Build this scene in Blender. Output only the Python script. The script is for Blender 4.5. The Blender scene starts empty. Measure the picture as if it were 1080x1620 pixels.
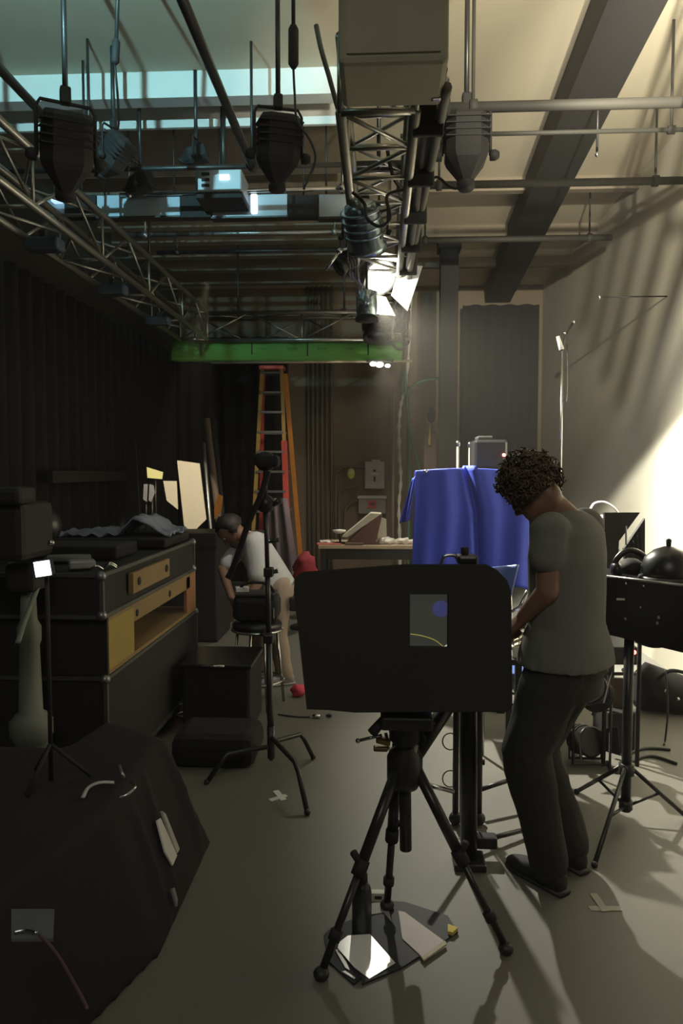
import bpy, bmesh, math, random
from mathutils import Vector, Matrix, noise
random.seed(7)
PI = math.pi
# ---------------------------------------------------------------- camera
F = 1170.0
CAMZ = 1.6
YAW, PITCH = math.atan(60 / F), -math.atan(65 / F)
sc = bpy.context.scene
C = sc.collection
cd = bpy.data.cameras.new('camera'); cam = bpy.data.objects.new('camera', cd); C.objects.link(cam)
cd.sensor_fit = 'VERTICAL'; cd.sensor_height = 36.0; cd.lens = 36.0 * F / 1620
cd.clip_start = 0.05; cd.clip_end = 60
cam.location = (0, 0, CAMZ); cam.rotation_euler = (PI / 2 + PITCH, 0, YAW)
sc.camera = cam
# ---------------------------------------------------------------- exposure, world
sc.view_settings.view_transform = 'Standard'; sc.view_settings.look = 'None'
sc.view_settings.gamma = 1.0; sc.view_settings.use_curve_mapping = False
sc.view_settings.exposure = 0.0
w = bpy.data.worlds.new('world'); sc.world = w; w.use_nodes = True
w.node_tree.nodes['Background'].inputs[0].default_value = (0, 0, 0, 1)
w.node_tree.nodes['Background'].inputs[1].default_value = 0
# thin even haze in the air of the whole room
hz = w.node_tree.nodes.new('ShaderNodeVolumeScatter'); hz.inputs['Density'].default_value = .0065
hz.inputs['Anisotropy'].default_value = .0; hz.inputs['Color'].default_value = (1, .97, .88, 1)
w.node_tree.links.new(hz.outputs[0], w.node_tree.nodes['World Output'].inputs['Volume'])
sc.cycles.use_denoising = True
sc.cycles.max_bounces = 8
sc.cycles.diffuse_bounces = 2
sc.cycles.volume_bounces = 0
sc.cycles.sample_clamp_indirect = 3.0
sc.cycles.caustics_reflective = False; sc.cycles.caustics_refractive = False


def lamp(name, kind, loc, aim, watts, color, size=0.1, angle=60, blend=0.3, size_y=None):
    d = bpy.data.lights.new(name, kind); o = bpy.data.objects.new(name, d); C.objects.link(o)
    d.energy = watts; d.color = color
    if kind == 'SPOT':
        d.spot_size = math.radians(angle); d.spot_blend = blend; d.shadow_soft_size = size
    elif kind == 'POINT':
        d.shadow_soft_size = size
    elif kind == 'AREA':
        d.size = size
        if size_y: d.shape = 'RECTANGLE'; d.size_y = size_y
    o.location = loc
    if aim is not None:
        o.rotation_euler = (Vector(aim) - Vector(loc)).to_track_quat('-Z', 'Y').to_euler()
    return o


WARM = (1.0, 0.93, 0.74)
# open-face lamp on the middle truss: lights the floor, throws the shadows towards us
lamp('truss_key', 'SPOT', (-0.02, 5.50, 2.80), (2.6, 4.1, 0.0), 1000, (1, .95, .80), 0.035, 100, 1.0)
# bright lamp out of frame at upper right: hot patch on the right wall, beam in the haze
lamp('wall_spot', 'SPOT', (1.62, 3.40, 2.95), (2.32, 5.85, 1.05), 4000, (1, .97, .84), 0.05, 35, 0.30)
lamp('wall_spill', 'SPOT', (1.15, 1.9, 3.2), (2.32, 6.4, 3.9), 1300, WARM, 0.018, 50, 0.8)  # spot added out of frame for the streaks on the upper wall
# up-light on the ceiling, right
lamp('ceiling_uplight', 'SPOT', (1.0, 1.9, 3.2), (0.95, 4.3, 4.25), 520, WARM, 0.12, 72, 0.95)
# cool projector light on the ceiling beams, left
lamp('cool_uplight', 'SPOT', (-1.45, 1.8, 3.78), (-1.5, 4.8, 4.55), 400, (.42, .90, 1.0), 0.02, 50, 0.4)
# worklight over the table at the back
lamp('table_worklight', 'SPOT', (0.03, 8.20, 2.78), (0.0, 8.4, 0.5), 230, (1, .90, .72), 0.04, 120, 0.8)
lamp('ladder_fill', 'SPOT', (-0.3, 7.9, 2.9), (-1.35, 9.9, 1.5), 40, (1, .88, .72), 0.04, 40, 0.6)  # spot added to brighten the ladder
# small lamp picking out the boards at the back left
lamp('board_spot', 'SPOT', (-1.25, 5.4, 3.0), (-1.98, 7.25, 1.5), 270, (1, .9, .66), 0.02, 19, 0.15)
# fill spots added to brighten the blue cloth, the man at the stool, the middle
lamp('cloth_fill', 'SPOT', (0.9, 2.2, 3.3), (0.65, 5.0, 1.1), 48, (.9, .92, 1.0), 0.25, 30, 0.8)
lamp('stool_fill', 'SPOT', (-0.1, 4.6, 3.0), (-0.85, 5.6, 0.9), 80, (1, .93, .8), 0.05, 42, 0.8)
lamp('mid_fill', 'SPOT', (-0.5, 2.2, 3.2), (-1.0, 6.5, 1.0), 10, (1, .90, .74), 0.3, 60, 0.9)
# soft fill added behind us to lift the dark parts
lamp('rear_fill', 'AREA', (0, -0.8, 4.0), (0, 2.5, 0), 42, (1, .93, .8), 1.6)

# ---------------------------------------------------------------- helpers
RM = cam.rotation_euler.to_matrix()


def ray(px, py):
    return RM @ Vector(((px - 540) / F, (810 - py) / F, -1))


def P(px, py, Y):
    d = ray(px, py); return Vector((0, 0, CAMZ)) + d * (Y / d.y)


def G(px, py, z=0.0):
    d = ray(px, py); return Vector((0, 0, CAMZ)) + d * ((z - CAMZ) / d.z)


def onplane(px, py, p0, n, off=0.0):
    d = ray(px, py); n = Vector(n).normalized(); o = Vector((0, 0, CAMZ))
    return o + d * ((Vector(p0) - o).dot(n) / d.dot(n)) + n * off


MATS = {}


def mat(name, rgb, rough=0.6, metal=0.0, var=0.15, scale=8.0, bump=0.0, emit=None, spec=None, trans=0.0, stripes=None):
    if name in MATS: return MATS[name]
    m = bpy.data.materials.new(name); m.use_nodes = True; nt = m.node_tree; N = nt.nodes; L = nt.links
    b = N['Principled BSDF']
    b.inputs['Roughness'].default_value = rough; b.inputs['Metallic'].default_value = metal
    if spec is not None: b.inputs['Specular IOR Level'].default_value = spec
    if trans: b.inputs['Transmission Weight'].default_value = trans
    tc = N.new('ShaderNodeTexCoord'); nz = N.new('ShaderNodeTexNoise')
    nz.inputs['Scale'].default_value = scale; nz.inputs['Detail'].default_value = 5
    L.new(tc.outputs['Object'], nz.inputs['Vector'])
    mx = N.new('ShaderNodeMix'); mx.data_type = 'RGBA'
    mx.inputs['A'].default_value = (*[c * (1 - var) for c in rgb], 1)
    mx.inputs['B'].default_value = (*[min(1, c * (1 + var)) for c in rgb], 1)
    L.new(nz.outputs['Fac'], mx.inputs['Factor']); L.new(mx.outputs['Result'], b.inputs['Base Color'])
    if bump:
        bp = N.new('ShaderNodeBump'); bp.inputs['Strength'].default_value = bump; bp.inputs['Distance'].default_value = 0.01
        L.new(nz.outputs['Fac'], bp.inputs['Height']); L.new(bp.outputs['Normal'], b.inputs['Normal'])
    if emit:
        b.inputs['Emission Color'].default_value = (*emit[0], 1); b.inputs['Emission Strength'].default_value = emit[1]
    MATS[name] = m
    return m


BLK = mat('black_matte', (.013, .012, .012), .75)
BLKG = mat('black_satin', (.012, .012, .013), .35)
BLKC = mat('black_cloth', (.010, .009, .011), .95, bump=.3, scale=40)
DKM = mat('dark_metal', (.05, .05, .05), .4, .6)
CHR = mat('chrome', (.6, .6, .6), .22, 1.0, var=.05)
ALU = mat('aluminium', (.42, .42, .41), .38, .9)
TRU = mat('truss_metal', (.34, .33, .30), .38, .9)
BRN = mat('dull_brown', (.12, .085, .06), .8)
WHT = mat('white_paper', (.85, .83, .79), .6, var=.05)
WOOD = mat('yellow_plywood', (.26, .17, .075), .6, scale=14)
SKIN = mat('skin', (.22, .12, .08), .55, var=.08)
GREY = mat('grey_plastic', (.25, .25, .26), .5)
RED = mat('red_plastic', (.6, .05, .05), .5)
RUB = mat('rubber_cable', (.018, .018, .018), .5)


class MB:
    def __init__(s): s.v = []; s.f = []; s.sm = []

    def add(s, vs, fs, smooth=False):
        o = len(s.v); s.v += [Vector(v) for v in vs]; s.f += [tuple(i + o for i in f) for f in fs]; s.sm += [smooth] * len(fs)
        return s

    def box(s, c, size, rot=None, bev=0.0):
        bm = bmesh.new(); bmesh.ops.create_cube(bm, size=1)
        for v in bm.verts: v.co = Vector((v.co.x * size[0], v.co.y * size[1], v.co.z * size[2]))
        if bev: bmesh.ops.bevel(bm, geom=bm.edges[:], offset=bev, segments=2, affect='EDGES', profile=.5)
        R = rot if rot is not None else Matrix.Identity(3)
        vs = [R @ v.co + Vector(c) for v in bm.verts]; bm.verts.index_update()
        fs = [[v.index for v in f.verts] for f in bm.faces]; bm.free()
        return s.add(vs, fs)

    def bx(s, a, b, bev=0.0):
        a, b = Vector(a), Vector(b)
        return s.box((a + b) / 2, [abs(b[i] - a[i]) for i in range(3)], bev=bev)

    def tube(s, pts, r, n=10, cap=True, smooth=True, flat=1.0):
        pts = [Vector(p) for p in pts]
        rs = r if isinstance(r, (list, tuple)) else [r] * len(pts)
        vs = []; fs = []; up = None
        for i, p in enumerate(pts):
            t = (pts[min(i + 1, len(pts) - 1)] - pts[max(i - 1, 0)]).normalized()
            if up is None:
                up = Vector((0, 0, 1)) if abs(t.z) < .9 else Vector((0, 1, 0))
            a = t.cross(up)
            if a.length < 1e-4: a = t.orthogonal()
            a.normalize(); b = a.cross(t).normalized(); up = b
            for k in range(n):
                q = 2 * PI * k / n
                vs.append(p + a * math.cos(q) * rs[i] + b * math.sin(q) * rs[i] * flat)
        for i in range(len(pts) - 1):
            for k in range(n):
                fs.append((i * n + k, i * n + (k + 1) % n, (i + 1) * n + (k + 1) % n, (i + 1) * n + k))
        if cap:
            fs.append(tuple(range(n))[::-1]); fs.append(tuple((len(pts) - 1) * n + k for k in range(n)))
        return s.add(vs, fs, smooth)

    def lathe(s, prof, loc=(0, 0, 0), rot=None, n=20, smooth=True, sx=1, sy=1):
        R = rot if rot is not None else Matrix.Identity(3)
        vs = []; fs = []
        for r, z in prof:
            for k in range(n):
                q = 2 * PI * k / n; vs.append(R @ Vector((r * sx * math.cos(q), r * sy * math.sin(q), z)) + Vector(loc))
        for i in range(len(prof) - 1):
            for k in range(n):
                fs.append((i * n + k, i * n + (k + 1) % n, (i + 1) * n + (k + 1) % n, (i + 1) * n + k))
        if prof[0][0] > 1e-5: fs.append(tuple(range(n))[::-1])
        if prof[-1][0] > 1e-5: fs.append(tuple((len(prof) - 1) * n + k for k in range(n)))
        return s.add(vs, fs, smooth)

    def ball(s, c, r, n=14):
        r = r if isinstance(r, (tuple, list)) else (r, r, r)
        pr = [(max(1e-4, math.sin(PI * i / 10)), -math.cos(PI * i / 10)) for i in range(11)]
        vs = []; fs = []
        for a, z in pr:
            for k in range(n):
                q = 2 * PI * k / n; vs.append((c[0] + a * math.cos(q) * r[0], c[1] + a * math.sin(q) * r[1], c[2] + z * r[2]))
        for i in range(10):
            for k in range(n): fs.append((i * n + k, i * n + (k + 1) % n, (i + 1) * n + (k + 1) % n, (i + 1) * n + k))
        return s.add(vs, fs, True)

    def slab(s, poly, th, dirv=(0, 0, 1)):
        """a flat outline given real thickness"""
        n = len(poly); d = Vector(dirv).normalized() * th
        vs = [Vector(p) for p in poly] + [Vector(p) + d for p in poly]
        fs = [tuple(range(n))[::-1], tuple(range(n, 2 * n))] + [(i, (i + 1) % n, n + (i + 1) % n, n + i) for i in range(n)]
        return s.add(vs, fs)

    def grid(s, fn, nu, nv, smooth=True):
        vs = [fn(u / nu, v / nv) for v in range(nv + 1) for u in range(nu + 1)]
        fs = [(v * (nu + 1) + u, v * (nu + 1) + u + 1, (v + 1) * (nu + 1) + u + 1, (v + 1) * (nu + 1) + u) for v in range(nv) for u in range(nu)]
        return s.add(vs, fs, smooth)

    def build(s, name, m, parent=None, label=None, mods=()):
        me = bpy.data.meshes.new(name)
        off = parent.get('_o', None) if parent is not None else None
        o_ = Vector(off) if off is not None else Vector((0, 0, 0))
        if parent is None:
            lo = Vector([min(v[i] for v in s.v) for i in range(3)]); hi = Vector([max(v[i] for v in s.v) for i in range(3)])
            o_ = Vector(((lo.x + hi.x) / 2, (lo.y + hi.y) / 2, lo.z))
        me.from_pydata([tuple(v - o_) for v in s.v], [], s.f)
        me.polygons.foreach_set('use_smooth', s.sm)
        bm = bmesh.new(); bm.from_mesh(me); bmesh.ops.recalc_face_normals(bm, faces=bm.faces); bm.to_mesh(me); bm.free()
        me.materials.append(m)
        o = bpy.data.objects.new(name, me); C.objects.link(o)
        if parent is None: o.location = o_; o['_o'] = list(o_)
        else:
            o.parent = parent; o['_o'] = list(o_)
        if label: o['label'] = label
        for k in mods:
            if k[0] == 'solid': x = o.modifiers.new('solid', 'SOLIDIFY'); x.thickness = k[1]; x.offset = 0
            if k[0] == 'sub': x = o.modifiers.new('sub', 'SUBSURF'); x.levels = k[1]; x.render_levels = k[1]
            if k[0] == 'remesh': x = o.modifiers.new('remesh', 'REMESH'); x.mode = 'VOXEL'; x.voxel_size = k[1]; x.use_smooth_shade = True
            if k[0] == 'smooth': x = o.modifiers.new('smooth', 'SMOOTH'); x.iterations = k[1]; x.factor = .5
        return o


def tag(o, label, cat, group=None):
    o['label'] = label; o['category'] = cat
    if group: o['group'] = group
    return o


def thing(name, loc, label, cat, group=None):
    o = bpy.data.objects.new(name, None); C.objects.link(o); o.location = loc; o['_o'] = list(loc)
    o.empty_display_size = .1
    return tag(o, label, cat, group)


def one(mb, name, m, label, cat, group=None, mods=()):
    return tag(mb.build(name, m, None, mods=mods), label, cat, group)


def struct(mb, name, m, parent=None):
    o = mb.build(name, m, parent)
    if parent is None: o['kind'] = 'structure'
    return o


def copy_tree(o, parent=None):
    c = o.copy(); C.objects.link(c)
    if parent is not None: c.parent = parent
    for ch in list(o.children): copy_tree(ch, c)
    return c


def B(a, b, t): return Vector(a).lerp(Vector(b), t)


def arc(pts, n=6):
    """smooth curve through points"""
    pts = [Vector(p) for p in pts]; out = []
    for i in range(len(pts) - 1):
        p0 = pts[max(i - 1, 0)]; p1 = pts[i]; p2 = pts[i + 1]; p3 = pts[min(i + 2, len(pts) - 1)]
        for k in range(n):
            t = k / n
            out.append(.5 * ((2 * p1) + (-p0 + p2) * t + (2 * p0 - 5 * p1 + 4 * p2 - p3) * t * t + (-p0 + 3 * p1 - 3 * p2 + p3) * t ** 3))
    return out + [pts[-1]]


def limb(mb, pts, rs, n=14, sub=4):
    """tapered limb with rounded joints"""
    pts = [Vector(p) for p in pts]
    for i in range(len(pts) - 1):
        mb.tube([B(pts[i], pts[i + 1], t / sub) for t in range(sub + 1)], [rs[i] + (rs[i + 1] - rs[i]) * t / sub for t in range(sub + 1)], n)
    for p, r in zip(pts, rs): mb.ball(p, r, n)


def loft(mb, secs, n=20):
    """secs: (centre, axis_x vector, axis_y vector)"""
    vs = []; fs = []
    for c, ax, ay in secs:
        for k in range(n):
            q = 2 * PI * k / n; e = lambda t: math.copysign(abs(t) ** .85, t)
            vs.append(Vector(c) + Vector(ax) * e(math.cos(q)) + Vector(ay) * e(math.sin(q)))
    for i in range(len(secs) - 1):
        for k in range(n): fs.append((i * n + k, i * n + (k + 1) % n, (i + 1) * n + (k + 1) % n, (i + 1) * n + k))
    fs.append(tuple(range(n))[::-1]); fs.append(tuple((len(secs) - 1) * n + k for k in range(n)))
    mb.add(vs, fs, True)


# ================================================================ ROOM
XL, XR, YB, YF, ZC = -2.95, 2.32, 10.85, -1.6, 4.25
FLOOR = mat('studio_floor', (.155, .150, .128), .52, var=.12, scale=1.6, bump=.05)
WALLR = mat('cream_wall', (.62, .58, .46), .8, var=.06, scale=2)
WALLD = mat('dark_wall', (.030, .028, .022), .9, var=.2, scale=3)
WALLB = mat('brown_wall', (.22, .165, .11), .85, var=.15, scale=2)
CEIL = mat('beige_ceiling', (.52, .46, .34), .85, var=.08, scale=3)
CEILD = mat('ceiling_joist', (.20, .165, .12), .85)
JOI = mat('lit_beam_front', (.72, .72, .68), .7, var=.05)  # pale copy where the cool light falls, its effect put into the colour
struct(MB().bx((XL - .1, YF - .1, -.1), (XR + .1, YB + .1, 0)), 'floor', FLOOR)
struct(MB().bx((XL - .1, YF - .1, ZC), (XR + .1, YB + .1, ZC + .1)), 'ceiling', CEIL)
struct(MB().bx((XL - .1, YF, 0), (XL, YB, ZC)), 'wall_left', WALLD)
struct(MB().bx((XR, YF, 0), (XR + .1, YB, ZC)), 'wall_right', WALLR)
struct(MB().bx((XL - .1, YB, 0), (XR + .1, YB + .1, ZC)), 'wall_back', WALLB)
struct(MB().bx((XL - .1, YF - .1, 0), (XR + .1, YF, ZC)), 'wall_front', WALLD)
# ceiling beams (left half), as trim on the ceiling
n = 1
def trim(mb, m=CEILD):
    global n
    struct(mb, 'trim_%d' % n, m); n += 1
trim(MB().bx((XL, 5.0, 4.08), (-.27, 5.13, ZC)), JOI)
trim(MB().bx((XL, 5.35, 4.045), (-.27, 5.38, ZC)), JOI)
trim(MB().bx((XL, 5.38, 4.10), (-.27, 6.35, ZC)))  # darker tone stands for the unlit underside
for y in (6.75, 7.2, 7.65, 8.15, 8.7, 9.3, 9.95):
    trim(MB().bx((XL, y, 4.10), (-.1, y + .13, ZC)))
for y in (6.9, 8.2, 9.4):
    trim(MB().bx((.1, y, 4.13), (XR, y + .09, ZC)))
# slim conduits fixed under the ceiling
# solid black band under the ceiling, right, standing in for a cast shadow
d0, d1 = Vector((1.12, 3.2, 0)), Vector((1.50, 10.8, 0))
dm = MB(); dm.add([(d0.x, d0.y, 4.0), (d0.x + .30, d0.y, 4.0), (d1.x + .35, d1.y, 4.0), (d1.x, d1.y, 4.0),
                   (d0.x, d0.y, 4.24), (d0.x + .30, d0.y, 4.24), (d1.x + .35, d1.y, 4.24), (d1.x, d1.y, 4.24)],
                  [(0, 1, 2, 3), (4, 7, 6, 5), (0, 4, 5, 1), (1, 5, 6, 2), (2, 6, 7, 3), (3, 7, 4, 0)])
one(dm, 'ceiling_shade_band', BLK, 'long black band standing in for the shadow along the ceiling near the cream wall', 'shade band')
# black drapes at the back, both sides of the lit wall bay
def curtain(x0, x1, y, z0, z1, label, cat='curtain', along='x', amp=.04, m=BLKC):
    nf = int(abs(x1 - x0) * 9)
    def fn(u, v):
        x = x0 + (x1 - x0) * u; k = math.sin(u * nf * PI) * amp
        return (x, y + k, z0 + (z1 - z0) * v) if along == 'x' else (y + k, x, z0 + (z1 - z0) * v)
    return one(MB().grid(fn, nf * 5, 3), 'stage_curtain', m, label, cat, mods=[('solid', .006)])
curtain(-2.85, -1.30, 10.55, .02, 3.5, 'black floor-length curtain on the back wall left of the ladder')
curtain(1.15, 2.2, 10.5, .02, 3.9, 'black curtain on the back wall right of the square column')
curtain(1.6, 10.3, XL + .10, .02, 3.2, 'long black curtain along the dark wall behind the road cases', along='y', amp=.05)
# column
cr = thing('support_column', (0.78, 8.7, 0), 'tall black square column between back wall bays, behind the blue cloth', 'column')
MB().bx((.69, 8.6, 0), (.89, 8.8, ZC)).build('shaft', BLK, cr)
MB().bx((.66, 8.57, 0), (.92, 8.83, .12)).build('base', BLK, cr)
MB().bx((.66, 8.57, 4.12), (.92, 8.83, ZC)).build('collar', BLK, cr)

# ================================================================ TRUSSES
def truss(name, a, b, s, label, seg=.5, dense=0):
    a, b = Vector(a), Vector(b); t = (b - a).normalized(); side = Vector((0, 0, 1)).cross(t).normalized(); up = Vector((0, 0, 1))
    L = (b - a).length; k = int(L / seg)
    r = thing(name, a, label, 'truss')
    cs = [(-.5, -.5), (.5, -.5), (.5, .5), (-.5, .5)]
    for u, v in cs:
        MB().tube([a + side * u * s + up * v * s, b + side * u * s + up * v * s], .024, 10).build('chord', TRU, r)
    for f in range(4):
        c0, c1 = cs[f], cs[(f + 1) % 4]
        for i in range(k):
            p = a + t * (i * L / k); q = a + t * ((i + 1) * L / k)
            e, g = (c0, c1) if i % 2 else (c1, c0)
            MB().tube([p + side * e[0] * s + up * e[1] * s, q + side * g[0] * s + up * g[1] * s], .0105, 6).build('brace', TRU, r)
            if i % 2 == 0 or dense:
                MB().tube([p + side * c0[0] * s + up * c0[1] * s, p + side * c1[0] * s + up * c1[1] * s], .011, 6).build('rung', TRU, r)
    for p in (a, b):
        e = MB()
        for q in range(4):
            c0, c1 = cs[q], cs[(q + 1) % 4]
            e.tube([p + side * c0[0] * s + up * c0[1] * s, p + side * c1[0] * s + up * c1[1] * s], .016, 8)
        e.build('end_frame', TRU, r)
    return r
TZ = 3.20
truss('lighting_truss', (-2.05, 2.0, TZ), (-2.05, 8.15, TZ), .30, 'long silver box truss running along the dark wall above the road cases')
truss('lighting_truss', (-.01, 3.08, TZ), (-.01, 8.15, TZ), .30, 'silver box truss down the middle of the ceiling carrying the lit lamp', seg=.33, dense=1)
truss('lighting_truss', (-2.05, 8.4, TZ), (.32, 8.4, TZ), .30, 'silver box truss crossing at the back above the green roll')
# hanging wires for trusses (parts of nothing: slim steel hangers)
for (x, y, s_) in ((-2.05, 3.6, 'first'), (-2.05, 6.6, 'second')):
    h = thing('truss_hanger', (x, y, TZ + .15), 'thin steel hanger holding the truss over the road cases, %s' % ('nearer the frame edge' if s_ == 'first' else 'nearer the back wall'), 'hanger')
    MB().tube([(x, y, TZ + .15), (x, y, ZC)], .012, 8).build('rod', DKM, h)
    MB().box((x, y, TZ + .17), (.36, .06, .03)).build('clamp', DKM, h)
for (x, y, l) in ((-.01, 4.4, 'thin steel hanger over the middle truss beside the black box'), (-.01, 7.3, 'thin steel hanger over the far end of the middle truss')):
    h = thing('truss_hanger', (x, y, TZ + .15), l, 'hanger')
    MB().tube([(x, y, TZ + .15), (x, y, ZC)], .012, 8).build('rod', DKM, h)
    MB().box((x, y, TZ + .17), (.36, .06, .03)).build('clamp', DKM, h)
for x in (-1.6, -.4):
    h = thing('truss_hanger', (x, 8.4, TZ + .15), 'thin steel hanger over the back cross truss, %s' % ('near the side wall' if x < -1 else 'near its middle'), 'hanger')
    MB().tube([(x, 8.4, TZ + .15), (x, 8.4, ZC)], .012, 8).build('rod', DKM, h)
    MB().box((x, 8.4, TZ + .17), (.06, .36, .03)).build('clamp', DKM, h)

# cable loom strapped along the right side of the middle truss
cl = thing('cable_loom', (.2, 2.8, 3.1), 'thick dark cable loom strapped along the side of the middle truss', 'cable')
for k in range(5):
    ang = k * 1.25
    pts = [(.225 + .025 * math.cos(ang + i * .3), 2.9 + i * .35, 3.12 + .035 * math.sin(ang + i * .5) + (k - 2) * .035) for i in range(15)]
    MB().tube(arc(pts, 3), .021, 8).build('cable', mat('hazy_loom_rubber', (.12, .11, .085), .6), cl)  # rubber lightened to stand in for the haze in front of it
for i in range(9):
    MB().box((.20, 3.2 + i * .55, 3.12), (.13, .03, .24), bev=.008).build('strap', BLK, cl)

# unseen louvre added in front of the lamp out of frame, breaking its light into streaks on the wall
lo = thing('added_louvre', (1.42, 2.1, 3.2), 'black slatted louvre added beyond the frame edge to streak the light on the cream wall', 'louvre')
ld_ = Vector((0, .62, -.785)); ln_ = Vector((0, .785, .62))
for k in range(7):
    c = Vector((1.42, 2.92, 3.30)) + ln_ * (k - 3) * .13
    MB().slab([c - ld_ * .42 - ln_ * .026, c + ld_ * .42 - ln_ * .026, c + ld_ * .42 + ln_ * .026, c - ld_ * .42 + ln_ * .026], .006, (1, 0, 0)).build('slat', BLK, lo)
MB().tube([Vector((1.43, 2.92, 3.30)) - ln_ * .38, Vector((1.43, 2.92, 3.30)) + ln_ * .42, (1.43, 3.2, ZC)], .008, 8).build('bar', BLK, lo)

# green roll under the back truss, with its pole
gr = thing('green_backdrop_roll', P(450, 575, 8.4), 'bright green backdrop rolled up under the back cross truss', 'backdrop')
GRN = mat('green_screen_cloth', (.11, .32, .06), .75, var=.15, scale=5)
ga, gb = P(272, 556, 8.4), P(634, 556, 8.4)
pr = []
m_ = MB()
gs = [ga.lerp(gb, i / 24) for i in range(25)]
m_.tube([p + Vector((0, .012 * math.sin(i * 2.1), .006 * math.sin(i * 1.3))) for i, p in enumerate(gs)], [.118 + .006 * math.sin(i * 1.7) for i in range(25)], 18)
m_.build('cloth_roll', GRN, gr)
fl = MB().grid(lambda u, v: ga.lerp(gb, u) + Vector((0, -.11 - .006 * math.sin(u * 40), .02 - .14 * v)), 60, 3)
fl.build('cloth_flap', GRN, gr, mods=[('solid', .004)])
for t in (.14, .36, .60, .86):
    c = ga.lerp(gb, t)
    MB().tube([c + Vector((0, .125 * math.cos(a), .125 * math.sin(a))) for a in [k * PI / 8 for k in range(17)]], .007, 6).build('tie_cord', BLK, gr)
    MB().tube([c + Vector((0, 0, .12)), (c.x, c.y, 3.06)], .006, 6).build('tie_cord', BLK, gr)
pa, pb = P(335, 574, 8.3), P(652, 571, 8.3)
pl = thing('batten_pole', pa, 'thin pale batten pole hanging just below the green roll', 'pole')
MB().tube([pa, pb], .014, 8).build('pole', mat('batten_tan', (.45, .36, .25), .5), pl)
for t in (.15, .5, .92):
    q = pa.lerp(pb, t); MB().tube([q, (q.x, q.y + .06, 3.06)], .005, 6).build('tie_cord', BLK, pl)

# ================================================================ GRID PIPES
def pipe(a, b, r, label, m=DKM, hang=()):
    t = thing('grid_pipe', a, label, 'pipe')
    MB().tube([a, b], r, 12).build('pipe', m, t)
    for h in hang:
        q = Vector(a).lerp(Vector(b), h)
        MB().tube([q, (q.x, q.y, ZC - .0)], .009, 8).build('hanger_rod', m, t)
        MB().lathe([(r + .012, -.02), (r + .012, .02)], q, Matrix.Rotation(PI / 2, 3, 'X' if abs((Vector(b) - Vector(a)).x) < .5 else 'Y'), 12).build('clamp', m, t)
    return t
pipe((-.80, 1.8, 3.50), (-.80, 4.75, 3.50), .024, 'black grid pipe slanting above the middle hanging lamp', hang=(.2, .98))
pipe((-1.80, 2.0, 3.50), (-1.80, 4.75, 3.50), .024, 'black grid pipe slanting above the lamp nearest the corner', hang=(.2, .95))
pipe((-2.75, 4.85, 3.56), (.0, 4.85, 3.56), .016, 'slim dark cross pipe just in front of the projector', hang=(.3,))
pipe((.12, 3.95, 3.47), (1.9, 3.95, 3.47), .027, 'grey cross pipe carrying the hanging lamp near the bright ceiling', m=mat('grey_pipe', (.03, .028, .022), .75, .0), hang=(.2, .95))
pipe((.12, 4.6, 3.62), (1.9, 4.6, 3.62), .013, 'slimmer grey cross pipe behind the lamp near the bright ceiling', m=MATS['grey_pipe'], hang=(.9,))
pipe((.12, 5.6, 3.70), (2.2, 5.6, 3.70), .028, 'third grey cross pipe from the top, towards the cream wall', m=MATS['grey_pipe'], hang=(.15, .9))
pipe((.12, 7.3, 3.82), (2.2, 7.3, 3.82), .030, 'farthest grey cross pipe towards the cream wall', m=MATS['grey_pipe'], hang=(.15, .9))
pipe((-2.4, 6.9, 3.79), (-.2, 6.9, 3.79), .018, 'pale cross pipe behind the projector panels', m=ALU, hang=(.1, .9))
pipe((-2.4, 8.0, 3.95), (-.2, 8.0, 3.95), .022, 'dark cross pipe near the back ceiling joists', hang=(.1, .9))
# bright rod above the panels
pipe(P(190, 309, 5.45), P(552, 297, 5.45), .016, 'bright silver rod fixed above the row of grey panels', m=CHR, hang=(.04, .97))

# row of grey panels hanging from the rod
PAN = mat('grey_blue_panel', (.45, .54, .62), .45)
for (x0, x1, l) in ((76, 104, 'small blue-grey panel at the start of the hanging row'), (156, 286, 'wide grey-blue panel left of the projector'),
                    (337, 455, 'wide grey-blue panel below the projector'), (505, 552, 'short grey-blue panel at the truss end of the row')):
    q0, q1 = P(x0, 346, 5.5), P(x1, 309, 5.5)
    t = thing('sound_baffle', ((q0.x + q1.x) / 2, 5.5, q0.z), l, 'baffle', None)
    MB().bx((q0.x, 5.47, q0.z), (q1.x, 5.53, q1.z), bev=.004).build('board', PAN, t)
    MB().bx((q0.x - .006, 5.455, q0.z - .012), (q1.x + .006, 5.545, q0.z)).build('edge_strip', DKM, t)
    MB().tube([(q0.x + .05, 5.5, q1.z), (q0.x + .05, 5.5, ZC)], .007, 6).build('hanger_rod', DKM, t)
    MB().tube([(q1.x - .05, 5.5, q1.z), (q1.x - .05, 5.5, ZC)], .007, 6).build('hanger_rod', DKM, t)
for (x0, x1, l) in ((105, 155, 'black panel between the small and the wide grey-blue panels'), (287, 336, 'black panel under the left end of the projector'), (456, 504, 'black panel between the last two grey-blue panels')):
    q0, q1 = P(x0, 347, 5.5), P(x1, 311, 5.5)
    t = thing('sound_baffle', ((q0.x + q1.x) / 2, 5.5, q0.z), l, 'baffle')
    MB().bx((q0.x + .004, 5.46, q0.z), (q1.x - .004, 5.54, q1.z), bev=.004).build('board', BLK, t)
    MB().tube([((q0.x + q1.x) / 2, 5.5, q1.z), ((q0.x + q1.x) / 2, 5.5, ZC)], .007, 6).build('hanger_rod', DKM, t)
q = P(402, 323, 5.455)
one(MB().box(q, (.05, .04, .14), bev=.01), 'tube_lamp', mat('lit_tube', (.9, .95, 1), .4, emit=((.8, .95, 1), 1.1)), 'tiny glowing white tube lamp fixed to the panel below the projector', 'lamp')
q = P(90, 317, 5.445)
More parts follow.
